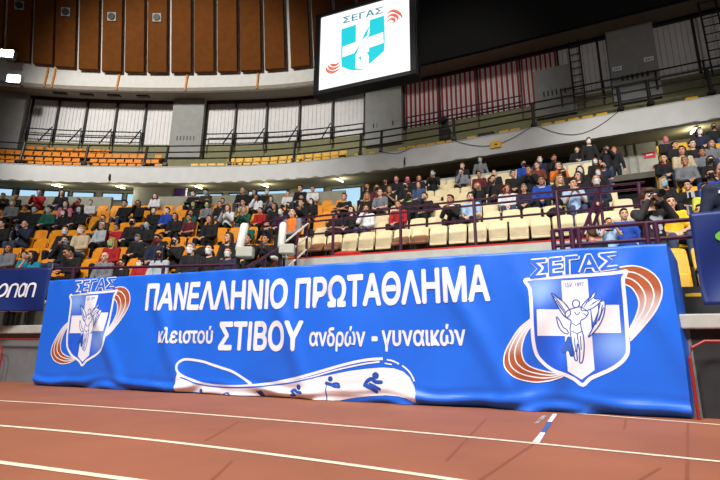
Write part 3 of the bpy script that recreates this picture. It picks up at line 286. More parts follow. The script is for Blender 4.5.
    for j, (a, b) in enumerate([(10.0, 11.1), (11.3, 12.45)]+sl):
        zb = 16.5+(.09*(6-j) if j < 6 else 0)
        o = sweep(PM, a, b, [(1.36, zb), (1.56, zb), (1.56-6.2*tl, zb+6.2), (1.36-6.2*tl, zb+6.2)], .6).obj('acoustic_panel', M['slat'])
        tag(o, 'tall brown wooden wall panel hanging above the white band, %s from the left' % ORD[j], 'panel', 'brown panels above the gallery')
        if j in (2, 4, 6, 8):
            e = empty('round_loudspeaker', PM.at((a+b)/2, 1.36-tl*3.1+.02, zb+3.1), PM.ang((a+b)/2))
            tag(e, 'small round black speaker in a pale frame on the %s brown wall panel' % ORD[j], 'loudspeaker', 'speakers on the brown panels')
            m2 = MB().box((0, -.06, 0), (.50, .06, .50)); f = m2.obj('frame', M['wallgrey'], e); f.rotation_euler = (R(13), 0, 0)
            m3 = MB().tube([(0, -.08, 0), (0, -.15, 0)], [.21, .19], 18); f = m3.obj('cone', M['black'], e); f.rotation_euler = (R(13), 0, 0)
    for a in (14.81, 15.2, 18.79, 22.74, 26.91):
        struct(sweep(PM, a-.045, a+.045, [(1.53, 15.4), (1.6, 15.4), (1.69, 16.7), (1.62, 16.7)], .6).obj('trim_5', M['orange_s']))
    for a in (15.3, 16.75, 18.3, 20.0):
        struct(sweep(PM, a-.35, a+.35, [(2.2, 15.38), (2.2, 15.49), (2.42, 15.51), (2.42, 15.40)], .6).obj('trim_6', M['black']))
    # gallery wall bays
    cols = [13.51, 14.91, 16.45, 18.16, 19.87, 21.7, 23.47, 25.24, 27.05, 28.88, 30.75, 32.6, 34.74, 36.67, 38.67, 40.78, 42.6, 44.4, 46.5, 48.2, 50, 52]
    for j, (a, b) in enumerate(zip(cols, cols[1:])):
        mb = MB(); n = 8; wd = (b-a)/n; red = 34 < a < 41.2
        for k in range(n):
            u0, u1 = a+wd*k, a+wd*(k+1)
            sweep(PM, u0+.007, u1-.007, [(3.26, 12.68), (3.26, 15.6), (3.3, 15.6), (3.3, 12.68)], 3, mb, 0)
            if red: sweep(PM, u0+wd*.29, u0+wd*.71, [(3.18, 12.7), (3.18, 15.5), (3.25, 15.5), (3.25, 12.7)], 3, mb, 1)
        sweep(PM, a, b, [(3.3, 12.6), (3.3, 15.7), (3.34, 15.7), (3.34, 12.6)], 3, mb, 2)
        struct(mb.obj('wall_bay', [M['panel'], M['panel_r'], M['black']]))
        struct(sweep(PM, a-.045, a+.045, [(3.08, 12.65), (3.08, 15.62), (3.2, 15.62), (3.2, 12.65)], 1).obj('trim_7', M['black']))
    struct(sweep(PM, 13.4, 52, [(3.05, 15.45), (3.05, 15.64), (3.25, 15.64), (3.25, 15.45)], .6).obj('trim_8', M['black']))
    for a, b, z1 in ((10.5, 13.36, 15.5), (21.62, 23.45, 15.62), (32.75, 34.7, 15.6), (41.41, 43.2, 14.3), (44.77, 46.68, 15.6)):
        mb = sweep(PM, a, b, [(2.75, 11.7), (2.75, z1), (3.25, z1), (3.25, 11.7)], 3)
        if a > 13:
            for k in range(6):
                c = a+(b-a)*(.24+.105*k); sweep(PM, c-.035, c+.035, [(2.735, 12.78), (2.735, 13.06), (2.76, 13.06), (2.76, 12.78)], 3, mb, 1)
        struct(mb.obj('wall_pier', [M['wallgrey'], M['black']]))
ORD = ['first', 'second', 'third', 'fourth', 'fifth', 'sixth', 'seventh', 'eighth', 'ninth', 'tenth', 'eleventh', 'twelfth', '13th', '14th', '15th', '16th', '17th', '18th', '19th', '20th', '21st', '22nd', '23rd']+['%dth' % i for i in range(24, 31)]+['31st', '32nd', '33rd']+['%dth' % i for i in range(34, 70)]
structure()
# windows of the concourse: lit by day from outside
wi = 0
for a, b, z0, z1 in ((12.2, 13.4, 9.1, 9.55), (13.71, 14.85, 9.1, 9.55), (14.95, 16.2, 9.1, 9.55), (16.43, 17.6, 9.1, 9.52), (18.06, 19.2, 9.05, 9.5), (19.45, 20.4, 8.3, 9.5), (23.3, 23.9, 9.1, 9.5), (24.1, 24.86, 9.15, 9.5), (25.26, 25.89, 9.15, 9.5), (26.34, 28.45, 9.2, 9.62), (29.2, 30.42, 9.25, 9.65), (30.84, 32.45, 8.3, 9.5)):
    wi += 1
    fr = MB()
    for zz in (z0, z1): rail(PM, a-.04, b+.04, 3.08, zz, .04, fr)
    for u in (a, b): fr.tube([PM.at(u, 3.08, z0), PM.at(u, 3.08, z1)], .04, 6)
    f = struct(fr.obj('window_%d' % wi, M['winframe']))
    g = sweep(PM, a, b, [(3.09, z0), (3.09, z1), (3.12, z1), (3.12, z0)], .5).obj('pane', M['daylight'], f)

# ------------------------------------------------------------------ soffit lamps, floodlights
for j, (s, off) in enumerate([(16.72, 1.0), (20.06, 1.0), (24.29, 1.0), (27.93, 1.0), (31.95, 1.0), (47.2, 1.3)]):
    z = 9.03+.69*off/3.3-.05; e = empty('strip_light', PM.at(s, off, z), PM.ang(s)+R(90))
    tag(e, 'slim glowing fluorescent lamp under the gallery, %s from the left' % ORD[j], 'lamp', 'strip lights under the gallery')
    MB().box((0, 0, .02), (1.0, .12, .05)).obj('housing', M['band'], e).rotation_euler = (0, R(-11.8), 0)
    MB().tube([(-.46, 0, -.035), (.46, 0, -.035)], .028, 8).obj('tube', M['tube'], e).rotation_euler = (0, R(-11.8), 0)
    l = bpy.data.lights.new('strip_glow', 'POINT'); l.shadow_soft_size = .15; l.energy = 55; l.color = (1, .93, .66)
    lo = bpy.data.objects.new('strip_glow', l); COL.objects.link(lo); lo.location = PM.at(s, off, z-.22)
for j, (s, z) in enumerate([(13.12, 16.79), (13.73, 15.25)]):
    e = empty('floodlight', PM.at(s, .8, z), PM.ang(s))
    tag(e, ('upper' if j == 0 else 'lower')+' of two glaring floodlights on the grey pier at left', 'floodlight', 'floodlights on the left pier')
    MB().box((0, 0, 0), (.72, .3, .5)).obj('housing', M['steel'], e)
    MB().box((0, -.17, 0), (.64, .03, .42)).obj('glass', M['lampglass'], e)
    MB().tube([(0, .1, 0), (0, .72, .02), (0, .74, .12)], .04).obj('bracket', M['black'], e)

# ------------------------------------------------------------------ railings
def railing(name, path, posts, off, zb, zs, mt, label, r=.03, s0=None, s1=None, group=None, lean=0, foot=False, pr=.035):
    e = empty(name, path.at(posts[0], off, zb)); inv = Matrix.Translation(-e.location); tag(e, label, 'railing', group)
    for s in posts:
        mb = MB(); mb.tube([path.at(s, off, zb), path.at(s, off+lean, zs[0])], pr, 8)
        if foot: mb.box(path.at(s, off, zb+.07), (.2, .2, .14))
        mb.v = [tuple(inv @ Vector(p)) for p in mb.v]; mb.obj('post', mt, e)
    for z in zs:
        mb = MB(); k = off+lean*(z-zb)/(zs[0]-zb); rail(path, s0 if s0 is not None else posts[0], s1 if s1 is not None else posts[-1], k, z, r, mb)
        mb.v = [tuple(inv @ Vector(p)) for p in mb.v]; mb.obj('rail', mt, e)
    return e
gp = [15.21, 18.51, 21.66, 22.8, 26.26, 29.74, 33.3, 34.37, 37.93, 41.39, 44.67, 45.7, 47.66, 50.5]
railing('gallery_railing', PM, [11.8]+gp, .06, 10.04, (11.22, 10.84, 10.45), M['black'], 'long dark three bar railing along the edge of the upper gallery', .036, 10, 53, lean=.14, foot=True, pr=.07)
e = railing('wall_railing', PM, [13.51, 14.91, 16.45, 18.16, 19.87], 2.9, 12.2, (13.35, 12.95), M['black'], 'dark railing with slanted braces before the white panels left of the pier', .035)
inv = Matrix.Translation(-e.location)
def braces(e, ss):
    inv = Matrix.Translation(-e.location)
    for s in ss:
        mb = MB().tube([PM.at(s, 2.85, 13.5), PM.at(s-.3, 2.3, 12.3)], .035, 6); mb.v = [tuple(inv @ Vector(p)) for p in mb.v]; mb.obj('brace', M['black'], e)
braces(e, [14.91, 16.45, 18.16, 19.87])
e = railing('wall_railing', PM, [23.6, 25.24, 27.05, 28.88, 30.75, 32.6], 2.9, 12.2, (13.25, 12.9), M['black'], 'dark railing with slanted braces before the white panels right of the pier', .035); braces(e, [25.24, 27.05, 28.88, 30.75])
railing('wall_railing', PM, [34.9, 36.67, 38.67, 40.78], 2.9, 12.2, (13.2, 12.85), M['purple'], 'dark purple railing in front of the red ribbed wall bays', .035)
railing('wall_railing', PM, [42.6, 44.4, 46.5, 48.2, 50], 2.6, 12.0, (12.9, 12.5), M['black'], 'dark railing in front of the shaded wall bays at far right', .035)
railing('stand_railing', PC, [2.35, 3.64, 5.26, 6.85, 8.44, 9.85], -.62, 2.68, (3.68, 3.56, 3.25), M['purple'], 'purple railing with posts on the wall before the cream seats', .023, 1.7, 9.95)
railing('front_railing', PL, [9.85, 11.61, 12.72, 12.95], 0, .985, (2.0, 1.68), M['purple'], 'purple front railing below the orange seats, beside the blue banner', .026, 4, 12.95, pr=.032)
railing('front_railing', PW, [18.44, 18.53, 18.64, 18.71, 19.38, 19.47, 20.6], .08, .985, (1.985, 1.80), M['purple'], 'purple front railing before the photographer at right', .024, 18.44, 22, pr=.03)
# slanted stair rails
def stairrail(a, b, h, lab, n=2, mt='purple', g=None):
    a, b = Vector(a), Vector(b); e = empty('stair_railing', a); tag(e, lab, 'railing', g); d = b-a
    for k in range(n): MB().tube([(0, 0, h-.3*k), d+Vector((0, 0, h-.3*k))], .022 if mt != 'purple' else .03, 8).obj('rail', M[mt], e)
    for t in (0.03, .5, .97): MB().tube([d*t, d*t+Vector((0, 0, h))], .03, 8).obj('post', M['purple'], e)
    return e
SR = T['stairrails']
stairrail(*SR[0], .9, 'purple stair railing rising beside the orange seats at the centre gap')
stairrail(*SR[1], .8, 'pale handrail on purple posts at the foot of the cream block', 3, 'pipe_w')
stairrail(*SR[2], .85, 'slanting purple railing at the right end of the cream seats')
for j, (u0, u1, drop) in enumerate([(1.4, 9.18, 1), (19.55, 23, 0), (6, 10.3, 2)]):
    e = empty('red_handrail', PW.at(u1 if drop else u0, -.16, 0)); inv = Matrix.Translation(-e.location)
    tag(e, ['red tubular handrail before the grey wall left of the banner', 'red tubular handrail before the dark wall right of the banner', 'straight upper red bar reaching behind the left edge of the blue banner'][j], 'handrail')
    if drop == 2: pts = [PW.at(u0, -.12, .745), PW.at(u1, -.12, .735)]
    elif drop: pts = [PW.at(u0, -.16, .62), PW.at(u1-.3, -.16, .64), PW.at(u1-.1, -.16, .63), PW.at(u1-.02, -.16, .57), PW.at(u1, -.16, .5), PW.at(u1, -.16, 0)]
    elif False: pts = [PW.at(u0, -.16, .74), PW.at(u1-.15, -.16, .74), PW.at(u1-.04, -.16, .70), PW.at(u1, -.16, .6), PW.at(u1, -.16, 0)]
    else: pts = [PW.at(u0, -.16, 0), PW.at(u0, -.16, .56), PW.at(u0+.03, -.16, .66), PW.at(u0+.14, -.16, .72), PW.at(u1, -.16, .72)]
    MB().tube([inv @ p for p in pts], .015, 8).obj('bar', M['redrail'], e)
    us = (3.2, 5, 7.05) if drop == 1 else (6.1, 10.2) if drop == 2 else (21.3, 22.6)
    for u in us: MB().tube([inv @ PW.at(u, -.16, 0), inv @ PW.at(u, -.16 if drop != 2 else -.12, .63 if drop == 1 else .73)], .02, 8).obj('post', M['redrail'], e)
# ------------------------------------------------------------------ big blue banner
A = T['art']; BO = Vector((*A['BL'], 0)); BT = Vector((*A['t'], 0)); BN = Vector((-A['t'][1], A['t'][0], 0)); BLEN = A['L']
ZT = 1.70
def fold(u, v):
    # soft drape: slanted creases, bunched hem, rounded top edge
    d = .018*math.sin(1.9*u+2.1*v)*(.4+.6*math.sin(.7*u+.5)**2)
    d += .012*math.sin(4.3*u-3.4*v+1.0)*(1-.35*v)
    hem = max(0, 1-v/.24); d += -hem*hem*(.02+.03*math.sin(5.2*u)+.018*math.sin(11*u+2))+hem*.026*math.sin(38*v+2.2*math.sin(3*u)+.8*math.sin(7*u))+.07*max(0, 1-v/.085)**1.5
    top = max(0, (v-1.45)/.25); d += .010*top*math.sin(13*u+2*math.sin(2*u))
    for c, s in ((.9, 1.1), (2.2, .9), (4.3, .75), (6.6, .95), (7.5, .6), (8.5, .8), (3.2, -.8), (8.75, -1.2), (8.1, -.9)):     # tension creases running down from the ties
        t = (u-c)-s*(1.7-v)*.55; d -= .04*math.exp(-(t/.13)**2)*min(1, max(0, (1.7-v)*1.6))
    return -d
def bpt(u, v, lift=0): return BO+BT*u+BN*(-(fold(u, v)+.002)-lift*.7)+Vector((0, 0, v))
broot = empty('event_banner', BO+BT*(BLEN/2)); tag(broot, 'huge bright blue banner with white Greek lettering and two shield emblems', 'banner')
binv = Matrix.Translation(-broot.location)
def bobj(name, me_v, me_f, mats, mi=None, parent=None, colors=None):
    me = bpy.data.meshes.new(name); me.from_pydata([tuple(binv @ Vector(p)) for p in me_v], [], me_f)
    for m in mats: me.materials.append(m)
    for i, p in enumerate(me.polygons):
        p.use_smooth = True
        if mi: p.material_index = mi[i]
    if colors:
        ca = me.color_attributes.new('Col', 'FLOAT_COLOR', 'POINT')
        for i, c in enumerate(colors): ca.data[i].color = (*c, 1)
    return link(name, me, parent or broot)
NU, NV = 300, 60
def vz(j): return 0.006+(ZT-.006)*j/NV
vs = [bpt(BLEN*i/NU, vz(j)) for j in range(NV+1) for i in range(NU+1)]
fs = [(j*(NU+1)+i, j*(NU+1)+i+1, (j+1)*(NU+1)+i+1, (j+1)*(NU+1)+i) for j in range(NV) for i in range(NU)]
# back-turned top edge
b0 = len(vs)
for kk, (bb, dz) in enumerate(((.05, .012), (.16, -.01), (.22, -.06))):
    vs += [bpt(BLEN*i/NU, ZT)+BN*bb+Vector((0, 0, dz)) for i in range(NU+1)]
    lo = NV*(NU+1) if kk == 0 else b0+(kk-1)*(NU+1); hi = b0+kk*(NU+1)
    fs += [(lo+i, lo+i+1, hi+i+1, hi+i) for i in range(NU)]
sheet = bobj('sheet', vs, fs, [M['banner']])
# side flap hanging back at the right end
fl = []; ff = []
for j in range(9):
    v = ZT-1.68*j/8; wd = .34 if j < 3 else .34*(1-(j-2)/7)+.05
    for i in range(5): fl.append(bpt(BLEN, v)+(BN*.93+BT*.45)*(wd*i/4)+Vector((0, 0, .02*math.sin(j+i)-(.03*i if j == 0 else 0))))
    if j: ff += [((j-1)*5+i, (j-1)*5+i+1, j*5+i+1, j*5+i) for i in range(4)]
bobj('side_flap', fl, ff, [M['banner']])

def drape(polys, lift, mats, name, parent=None, col=None, grid=.05):
    """polys: list of (loops, material index). Filled, cut on the sheet's grid and laid on the folded sheet."""
    bm = bmesh.new()
    for loops, mi in polys:
        tris = tessellate_polygon([[Vector((p[0], p[1], 0)) for p in l] for l in loops]); flat = [p for l in loops for p in l]
        vv = [bm.verts.new((p[0], p[1], 0)) for p in flat]
        for t in tris:
            try: bm.faces.new([vv[i] for i in t]).material_index = mi
            except ValueError: pass
    us = [v.co.x for v in bm.verts]; ws = [v.co.y for v in bm.verts]
    def cut(lo, hi, ax):
        stp = BLEN/NU if ax == 0 else (ZT-.006)/NV; k = math.floor((lo-(.006 if ax else 0))/stp)+1
        while k*stp < hi:
            co = (k*stp, 0, 0) if ax == 0 else (0, .006+k*stp, 0)
            bmesh.ops.bisect_plane(bm, geom=bm.verts[:]+bm.edges[:]+bm.faces[:], plane_co=co, plane_no=(1, 0, 0) if ax == 0 else (0, 1, 0)); k += 1
    cut(min(us), max(us), 0); cut(min(ws), max(ws), 1)
    bm.verts.ensure_lookup_table(); bm.verts.index_update()
    cs = [col(v.co.x, v.co.y) for v in bm.verts] if col else None
    v = [bpt(q.co.x, max(.008, q.co.y), lift) for q in bm.verts]; f = []; mi = []
    for fc in bm.faces:
        idx = [q.index for q in fc.verts]
        if fc.normal.z < 0: idx.reverse()
        f.append(idx); mi.append(fc.material_index)
    bm.free(); return bobj(name, v, f, mats, mi, parent, cs)
def ribbon(pts, wd, closed=False):
    P = [Vector(p) for p in pts]; n = len(P); l = []; r = []
    for i, p in enumerate(P):
        a = P[(i-1) % n] if closed or i else P[i]; b = P[(i+1) % n] if closed or i < n-1 else P[i]
        d = (b-a).normalized(); nn = Vector((-d.y, d.x))*wd/2; l.append(p+nn); r.append(p-nn)
    q = []
    m = n if closed else n-1
    for i in range(m): k = (i+1) % n; q.append([[r[i], r[k], l[k], l[i]]])
    return q
def smooth2(pts, closed=False, n=5):
    P = [Vector(p) for p in pts]; Q = ([P[-1]]+P+P[:2]) if closed else ([2*P[0]-P[1]]+P+[2*P[-1]-P[-2]]); out = []
    for i in range(1, len(Q)-2):
        a, b, c, d = Q[i-1:i+3]
        for k in range(n):
            t = k/n; out.append(.5*((2*b)+(-a+c)*t+(2*a-5*b+4*c-d)*t*t+(-a+3*b-3*c+d)*t**3))
    if not closed: out.append(P[-1])
    return out
def glyphs(txt, bold=.02):
    c = bpy.data.curves.new('t', 'FONT'); c.body = txt; c.fill_mode = 'FRONT'; c.resolution_u = 4; c.space_character = 1.0
    o = bpy.data.objects.new('t', c); COL.objects.link(o); dg = bpy.context.evaluated_depsgraph_get(); me = bpy.data.meshes.new_from_object(o.evaluated_get(dg))
    vv = [v.co.copy() for v in me.vertices]; ff = [tuple(p.vertices) for p in me.polygons]
    if bold:                                # thicken: a band and round joins along every outline
        cnt = {}
        for f in ff:
            for a, b in zip(f, f[1:]+f[:1]): cnt[min(a, b), max(a, b)] = cnt.get((min(a, b), max(a, b)), 0)+1
        n0 = len(vv)
        for (a, b), q in cnt.items():
            if q != 1: continue
            A_, B_ = vv[a], vv[b]; d = B_-A_
            if d.length < 1e-6: continue
            d.normalize(); nn = Vector((-d.y, d.x, 0))*bold; i = len(vv); vv += [A_-nn, B_-nn, B_+nn, A_+nn]; ff.append((i, i+1, i+2, i+3))
            i = len(vv); vv += [B_+Vector((bold*math.cos(t*math.pi/4), bold*math.sin(t*math.pi/4), 0)) for t in range(8)]; ff.append(tuple(range(i, i+8)))
    bpy.data.objects.remove(o); bpy.data.curves.remove(c); bpy.data.meshes.remove(me); return vv, ff
CAPH, XH = .0, .0
vv, _ = glyphs('Η', 0); CAPH = max(v.y for v in vv)
vv, _ = glyphs('ν', 0); XH = max(v.y for v in vv)
def text_polys(txt, box, ref, bold, shear=0):
    u0, u1, v0, v1, h0, h1 = box; vv, ff = glyphs(txt.replace('σ', 'ο'), bold)
    if 'σ' in txt:                              # sigma: a ring with a bar to the right
        pre = txt[:txt.index('σ')]; r1 = max(v.x for v in glyphs(pre+'ο', bold)[0]); w1 = r1-max(v.x for v in glyphs(pre, bold)[0]); i = len(vv); t_ = XH*.2
        vv += [Vector((r1-w1*.55, XH-t_+bold, 0)), Vector((r1+w1*.10, XH-t_+bold, 0)), Vector((r1+w1*.10, XH+bold, 0)), Vector((r1-w1*.55, XH+bold, 0))]; ff.append((i, i+1, i+2, i+3))
    xs = [v.x for v in vv]; a, b = min(xs), max(xs); k = (CAPH if ref == 'H' else XH)
    def tr(p):
        t = (p.x-a)/(b-a); h = h0+(h1-h0)*t; y = p.y/k*h if txt != '-' else .052+(p.y-.27)*.4
        return (u0+(u1-u0)*t+shear*y, v0+(v1-v0)*t+y)
    return [([[tr(vv[i]) for i in f]], 0) for f in ff]
for txt, box, ref in A['words']:
    o = drape(text_polys(txt, box, ref, (.035 if ref == 'H' else .027)), .010, [M['bwhite']], 'lettering')
    o['label'] = 'white printed Greek letters'
EM = A['E']
def emblem(du, dv):
    X = lambda pts: [(p[0]+du, p[1]+dv) for p in pts]
    par = drape([(q, 0) for q in ribbon(smooth2(X(EM['shield']), True, 3), .036, True)], .007, [M['bwhite']], 'emblem'); par['label'] = 'white outlined shield with cross, winged figure and copper swooshes'
    cx = sum(p[0] for p in EM['shield'])/len(EM['shield'])+du; cz = .95+dv; cb = lin((38, 98, 226)); cl = lin((150, 190, 245))
    def gcol(u, v):
        t = max(math.exp(-(((u-cx+.35)/.22)**2+((v-cz-.33)/.17)**2)), math.exp(-(((u-cx-.33)/.22)**2+((v-cz+.28)/.17)**2)))
        return tuple(a+(b-a)*t*.75 for a, b in zip(cb, cl))
    drape([([smooth2(X(EM['shield']), True, 3)], 0)], .004, [M['battr']], 'shield', par, gcol)
    drape([([X(EM['vbar'])], 0), ([X([EM['hbar'][0], [EM['vbar'][0][0]+.02, EM['hbar'][0][1]], [EM['vbar'][0][0]+.035, EM['hbar'][3][1]], EM['hbar'][3]])], 0), ([X([[EM['vbar'][1][0]-.0, EM['hbar'][1][1]], EM['hbar'][1], EM['hbar'][2], [EM['vbar'][1][0]+.01, EM['hbar'][2][1]]])], 0)], .007, [M['bwhite']], 'cross', par)
    cop, wh = lin((168, 86, 48)), lin((238, 236, 242))
    for key, rev in (('swU', 0), ('swL', 1)):
        C4 = [smooth2(X(c)) for c in EM[key]]
        zz = [p.y if hasattr(p, 'y') else p[1] for c in C4 for p in c]; z0, z1 = min(zz), max(zz)
        def col(u, v):
            t = (v-z0)/(z1-z0); t = min(1, max(0, (t-.18)/.5)) if not rev else min(1, max(0, (.95-t)/.55))
            return tuple(a+(b-a)*t for a, b in zip(wh, cop))
        bands = []
        for a, b in zip(C4, C4[1:]):
            n = min(len(a), len(b))
            for i in range(n-1): bands.append(([[a[i], a[i+1], b[i+1], b[i]]], 0))
        drape(bands, .005, [M['battr']], 'swoosh', par, col)
        drape([(q, 0) for c in C4 for q in ribbon(c, .013)], .0075, [M['bwhite']], 'swoosh_outline', par)
    b = EM['text']; b = [b[0]+du, b[1]+du, b[2]+dv, b[3]+dv, b[4], b[5]]
    drape(text_polys('ΣΕΓΑΣ', b, 'H', .075, .06), .011, [M['bwhite']], 'lettering', par)
    drape(text_polys('ΣΕΓΑΣ', b, 'H', .022, .06), .016, [M['bblue']], 'lettering', par)
    b = EM['est']; b = [b[0]+du, b[1]+du, b[2]+dv, b[3]+dv, b[4]*1.2, b[5]*1.2]
    drape(text_polys('ΙΔΡ. 1897', b, 'H', .0), .009, [M['dkblue']], 'lettering', par)
    fig = [([smooth2(X(EM[k]), True, 3)], 0 if k == 'ribl' else 1) for k in ('ribr', 'ribl', 'wingl', 'wingr', 'arml', 'body', 'head')]
    drape(fig, .009, [M['dkblue'], M['bwhite']], 'winged_figure', par)
    ln = [(q, 0) for k in ('ribr', 'ribl', 'wingl', 'wingr', 'arml', 'body', 'head') for q in ribbon(smooth2(X(EM[k]), True, 3), .011, True)]+[(q, 0) for l in EM['lines'] for q in ribbon(smooth2(X(l)), .009)]
    drape(ln, .011, [M['dkblue']], 'figure_outline', par)
emblem(0, 0); emblem(A['tips'][1][0]-A['tips'][0][0], .055)
rd = drape([([A['road_fill']], 0)], .005, [M['bwhite']], 'road_graphic')
for pts, wd in A['road_strokes']: drape([(q, 0) for q in ribbon(smooth2(pts), wd*1.5)], .0055, [M['bwhite']], 'road_line', rd)
drape([(q, 0) for pts, wd in A['road_gaps'] for q in ribbon(smooth2(pts), wd*1.4)], .0075, [M['bblue']], 'road_gap', rd)
for (hx, hy, hr), limbs in A['pictos']:
    pol = [([[(hx+hr*math.cos(t*.523), hy+hr*math.sin(t*.523)) for t in range(12)]], 0)]
    for pts, wd in limbs:
        sp = smooth2(pts); pol += [(q, 0) for q in ribbon(sp, wd)]
        for e in (sp[0], sp[-1]): pol.append(([[(e.x+wd/2*math.cos(t*.785), e.y+wd/2*math.sin(t*.785)) for t in range(8)]], 0))
    drape(pol, .009, [M['dkblue']], 'athlete_pictogram', rd)

vv, ff = glyphs('Η-200', .02); xs = [v.x for v in vv]; x0, x1 = min(xs), max(xs); a_, b_, c_ = (Vector((*p, .004)) for p in T['ltext'])
MB().add([a_+(b_-a_)*((v.x-x0)/(x1-x0))+(c_-a_)*(v.y/CAPH) for v in vv], ff).obj('lane_text', M['mark_white'], bpy.data.objects['floor'])

# ------------------------------------------------------------------ navy banners tied to the front rails
def navy(name, path, s0, s1, off, zt, zb, label, seed, right=False):
    e = empty(name, path.at(s0, off, zb)); inv = Matrix.Translation(-e.location); tag(e, label, 'banner', None)
    nu, nv = 60, 24; P = []; f = []
    def pt(i, j, lift=0):
        u = s0+(s1-s0)*i; v = zb+(zt-zb)*j
        d = .03*math.sin(5*u+4*v+seed)+.018*math.sin(11*u-6*v+seed*2)+.02*math.sin(3*(u+v)*1.7)
        return path.at(u, off-.05+d*(1.1-j*.8)-lift, v-.02*math.sin(math.pi*i)*j)
    for j in range(nv+1):
        for i in range(nu+1): P.append(inv @ pt(i/nu, j/nv))
    for j in range(nv):
        for i in range(nu): f.append((j*(nu+1)+i, j*(nu+1)+i+1, (j+1)*(nu+1)+i+1, (j+1)*(nu+1)+i))
    o = MB().add(P, f).obj('sheet', M['navy'], e, True)
    so = o.modifiers.new('t', 'SOLIDIFY'); so.thickness = .004
    for i in (0, .5, 1):
        MB().tube([inv @ (pt(i, 1)+Vector((0, 0, -.02))), inv @ (pt(i, 1)+Vector((0, 0, .08)))], .012, 6).obj('tie', M['steel'], e)
    return e, inv, pt
e, inv, pt = navy('sponsor_banner', PL, 4.2, T['nav'][0], -.06, 1.99, 1.22, 'navy blue banner with white lettering tied to the rail at far left', 1.0)
n0, n1, n2, n3 = T['nav'][1:5]; hh = n3-n2
def nv(u, z): q_ = u+.22*z; return inv @ pt((q_-4.2)/(T['nav'][0]-4.2), (n2+z-1.22)/.77, .012)
P, ff = [], []
def stroke(pts, wd=.040):
    for q in ribbon(pts, wd):
        i = len(P); P.extend(nv(p.x, p.y) for p in q[0]); ff.append((i, i+1, i+2, i+3))
lw = (n1-n0)/4.35
for k, ch in enumerate('οπαπ'):
    x = n0+lw*1.1*k; w2 = lw*.82
    if ch in 'οα': stroke([(x+w2/2+w2/2*math.cos(t*.2618), hh/2+hh/2*math.sin(t*.2618)) for t in range(25)])
    if ch == 'α': stroke([(x+w2, 0), (x+w2, hh)])
    if ch == 'π': stroke([(x, -.02), (x, hh*.7), (x+.02, hh*.93), (x+.07, hh), (x+w2-.06, hh), (x+w2-.015, hh*.93), (x+w2, hh*.7), (x+w2, -.02)])
o = MB().add(P, ff).obj('lettering', M['bwhite'], e)
e, inv, pt = navy('sponsor_banner', PW, T['nav'][5], 22.6, -.02, 2.02, 1.07, 'navy blue banner with a green mark hanging at far right', 2.3)
r_ = (T['nav'][6]-T['nav'][5])/(22.6-T['nav'][5])
P = [inv @ pt(r_+.03+.045*math.cos(t*.4), .72+.07*math.sin(t*.4), .012) for t in range(16)]
MB().add(P, [tuple(range(16))]).obj('print', M['green'], e)

# ------------------------------------------------------------------ big video screen
s = T['screen']; pl = Vector(s[0]); pr = Vector(s[1]); z0, z1 = s[2], s[3]; dx = (pr-pl); W_ = dx.length; H_ = z1-z0
e = empty('video_screen', (*((pl+pr)/2), z0), math.atan2(dx.y, dx.x)); tag(e, 'bright hanging video screen showing a cyan shield emblem on white', 'screen')
bevel(MB().box((0, .32, H_/2), (W_+.5, .5, H_+.3)).obj('housing', M['black'], e), .03)
mb = MB()
for a in (-1, 1): mb.box((a*(W_/2+.12), .04, H_/2), (.2, .16, H_+.34)); mb.box((0, .04, H_/2+a*(H_/2+.1)), (W_+.44, .16, .15))
mb.obj('bezel', M['black'], e)
disp = MB().box((0, .02, H_/2), (W_, .06, H_)).obj('display', M['scr'], e)
def flat(loops, y, m, name): 
    v = []; f = []
    for lp in loops:
        tris = tessellate_polygon([[Vector((p[0], p[1], 0)) for p in lp]]); o = len(v); v += [(p[0]-W_/2, y, p[1]) for p in lp]; f += [tuple(i+o for i in t) for t in tris]
    return MB().add(v, f).obj(name, m, disp)
fx, fz = W_, H_
sh = [(.26, .83), (.69, .86), (.695, .55), (.69, .42), (.62, .36), (.475, .25), (.36, .28), (.27, .35), (.262, .5)]
sx = lambda a: (a-.26)*1.126+.25
sv = lambda b: (b-.25)*1.066+.14
sh = [(sx(a)*fx, sv(b)*fz) for a, b in sh]; flat([sh], -.012, M['scr_c'], 'shield')
flat([[(sx(a)*fx, sv(b)*fz) for a, b in q] for q in ([(.41, .86), (.55, .87), (.54, .30), (.475, .26), (.41, .29)], [(.275, .60), (.68, .655), (.685, .52), (.275, .465)])], -.014, M['scr'], 'cross')
flat([[(sx(a)*fx, sv(b)*fz) for a, b in q] for q in ([(.47, .62), (.52, .66), (.55, .78), (.50, .70)], [(.46, .58), (.38, .46), (.36, .41), (.42, .47)], [(.50, .58), (.60, .72), (.62, .80), (.55, .68)], [(.52, .45), (.545, .40), (.55, .46)], [(.44, .42), (.46, .36), (.47, .42)])], -.016, M['scr_c'], 'winged_figure')
sw = []
for k in range(3):
    for pts in ([(.765, .80-.052*k), (.81, .825-.052*k), (.86-.012*k, .805-.05*k), (.91-.03*k, .745-.03*k), (.93-.05*k, .69-.02*k)], [(.075+.03*k, .29+.018*k), (.09+.025*k, .245+.03*k), (.13+.02*k, .205+.042*k), (.18+.01*k, .20+.045*k), (.245, .225+.045*k)]):
        p2 = smooth2([(a*fx, b*fz) for a, b in pts]); n_ = len(p2); sw = []
        for i in range(n_-1):
            w0, w1 = (.018+.10*math.sin(math.pi*i/(n_-1))), (.018+.10*math.sin(math.pi*(i+1)/(n_-1)))
            d = (p2[i+1]-p2[i]).normalized(); nn = Vector((-d.y, d.x))*.5; sw.append([p2[i]+nn*w0, p2[i+1]+nn*w1, p2[i+1]-nn*w1, p2[i]-nn*w0])
        flat(sw, -.013, M['scr_o'], 'swoosh')
vv, ff = glyphs('ΣΕΓΑΣ', .02); xs = [v.x for v in vv]; x0, x1 = min(xs), max(xs)
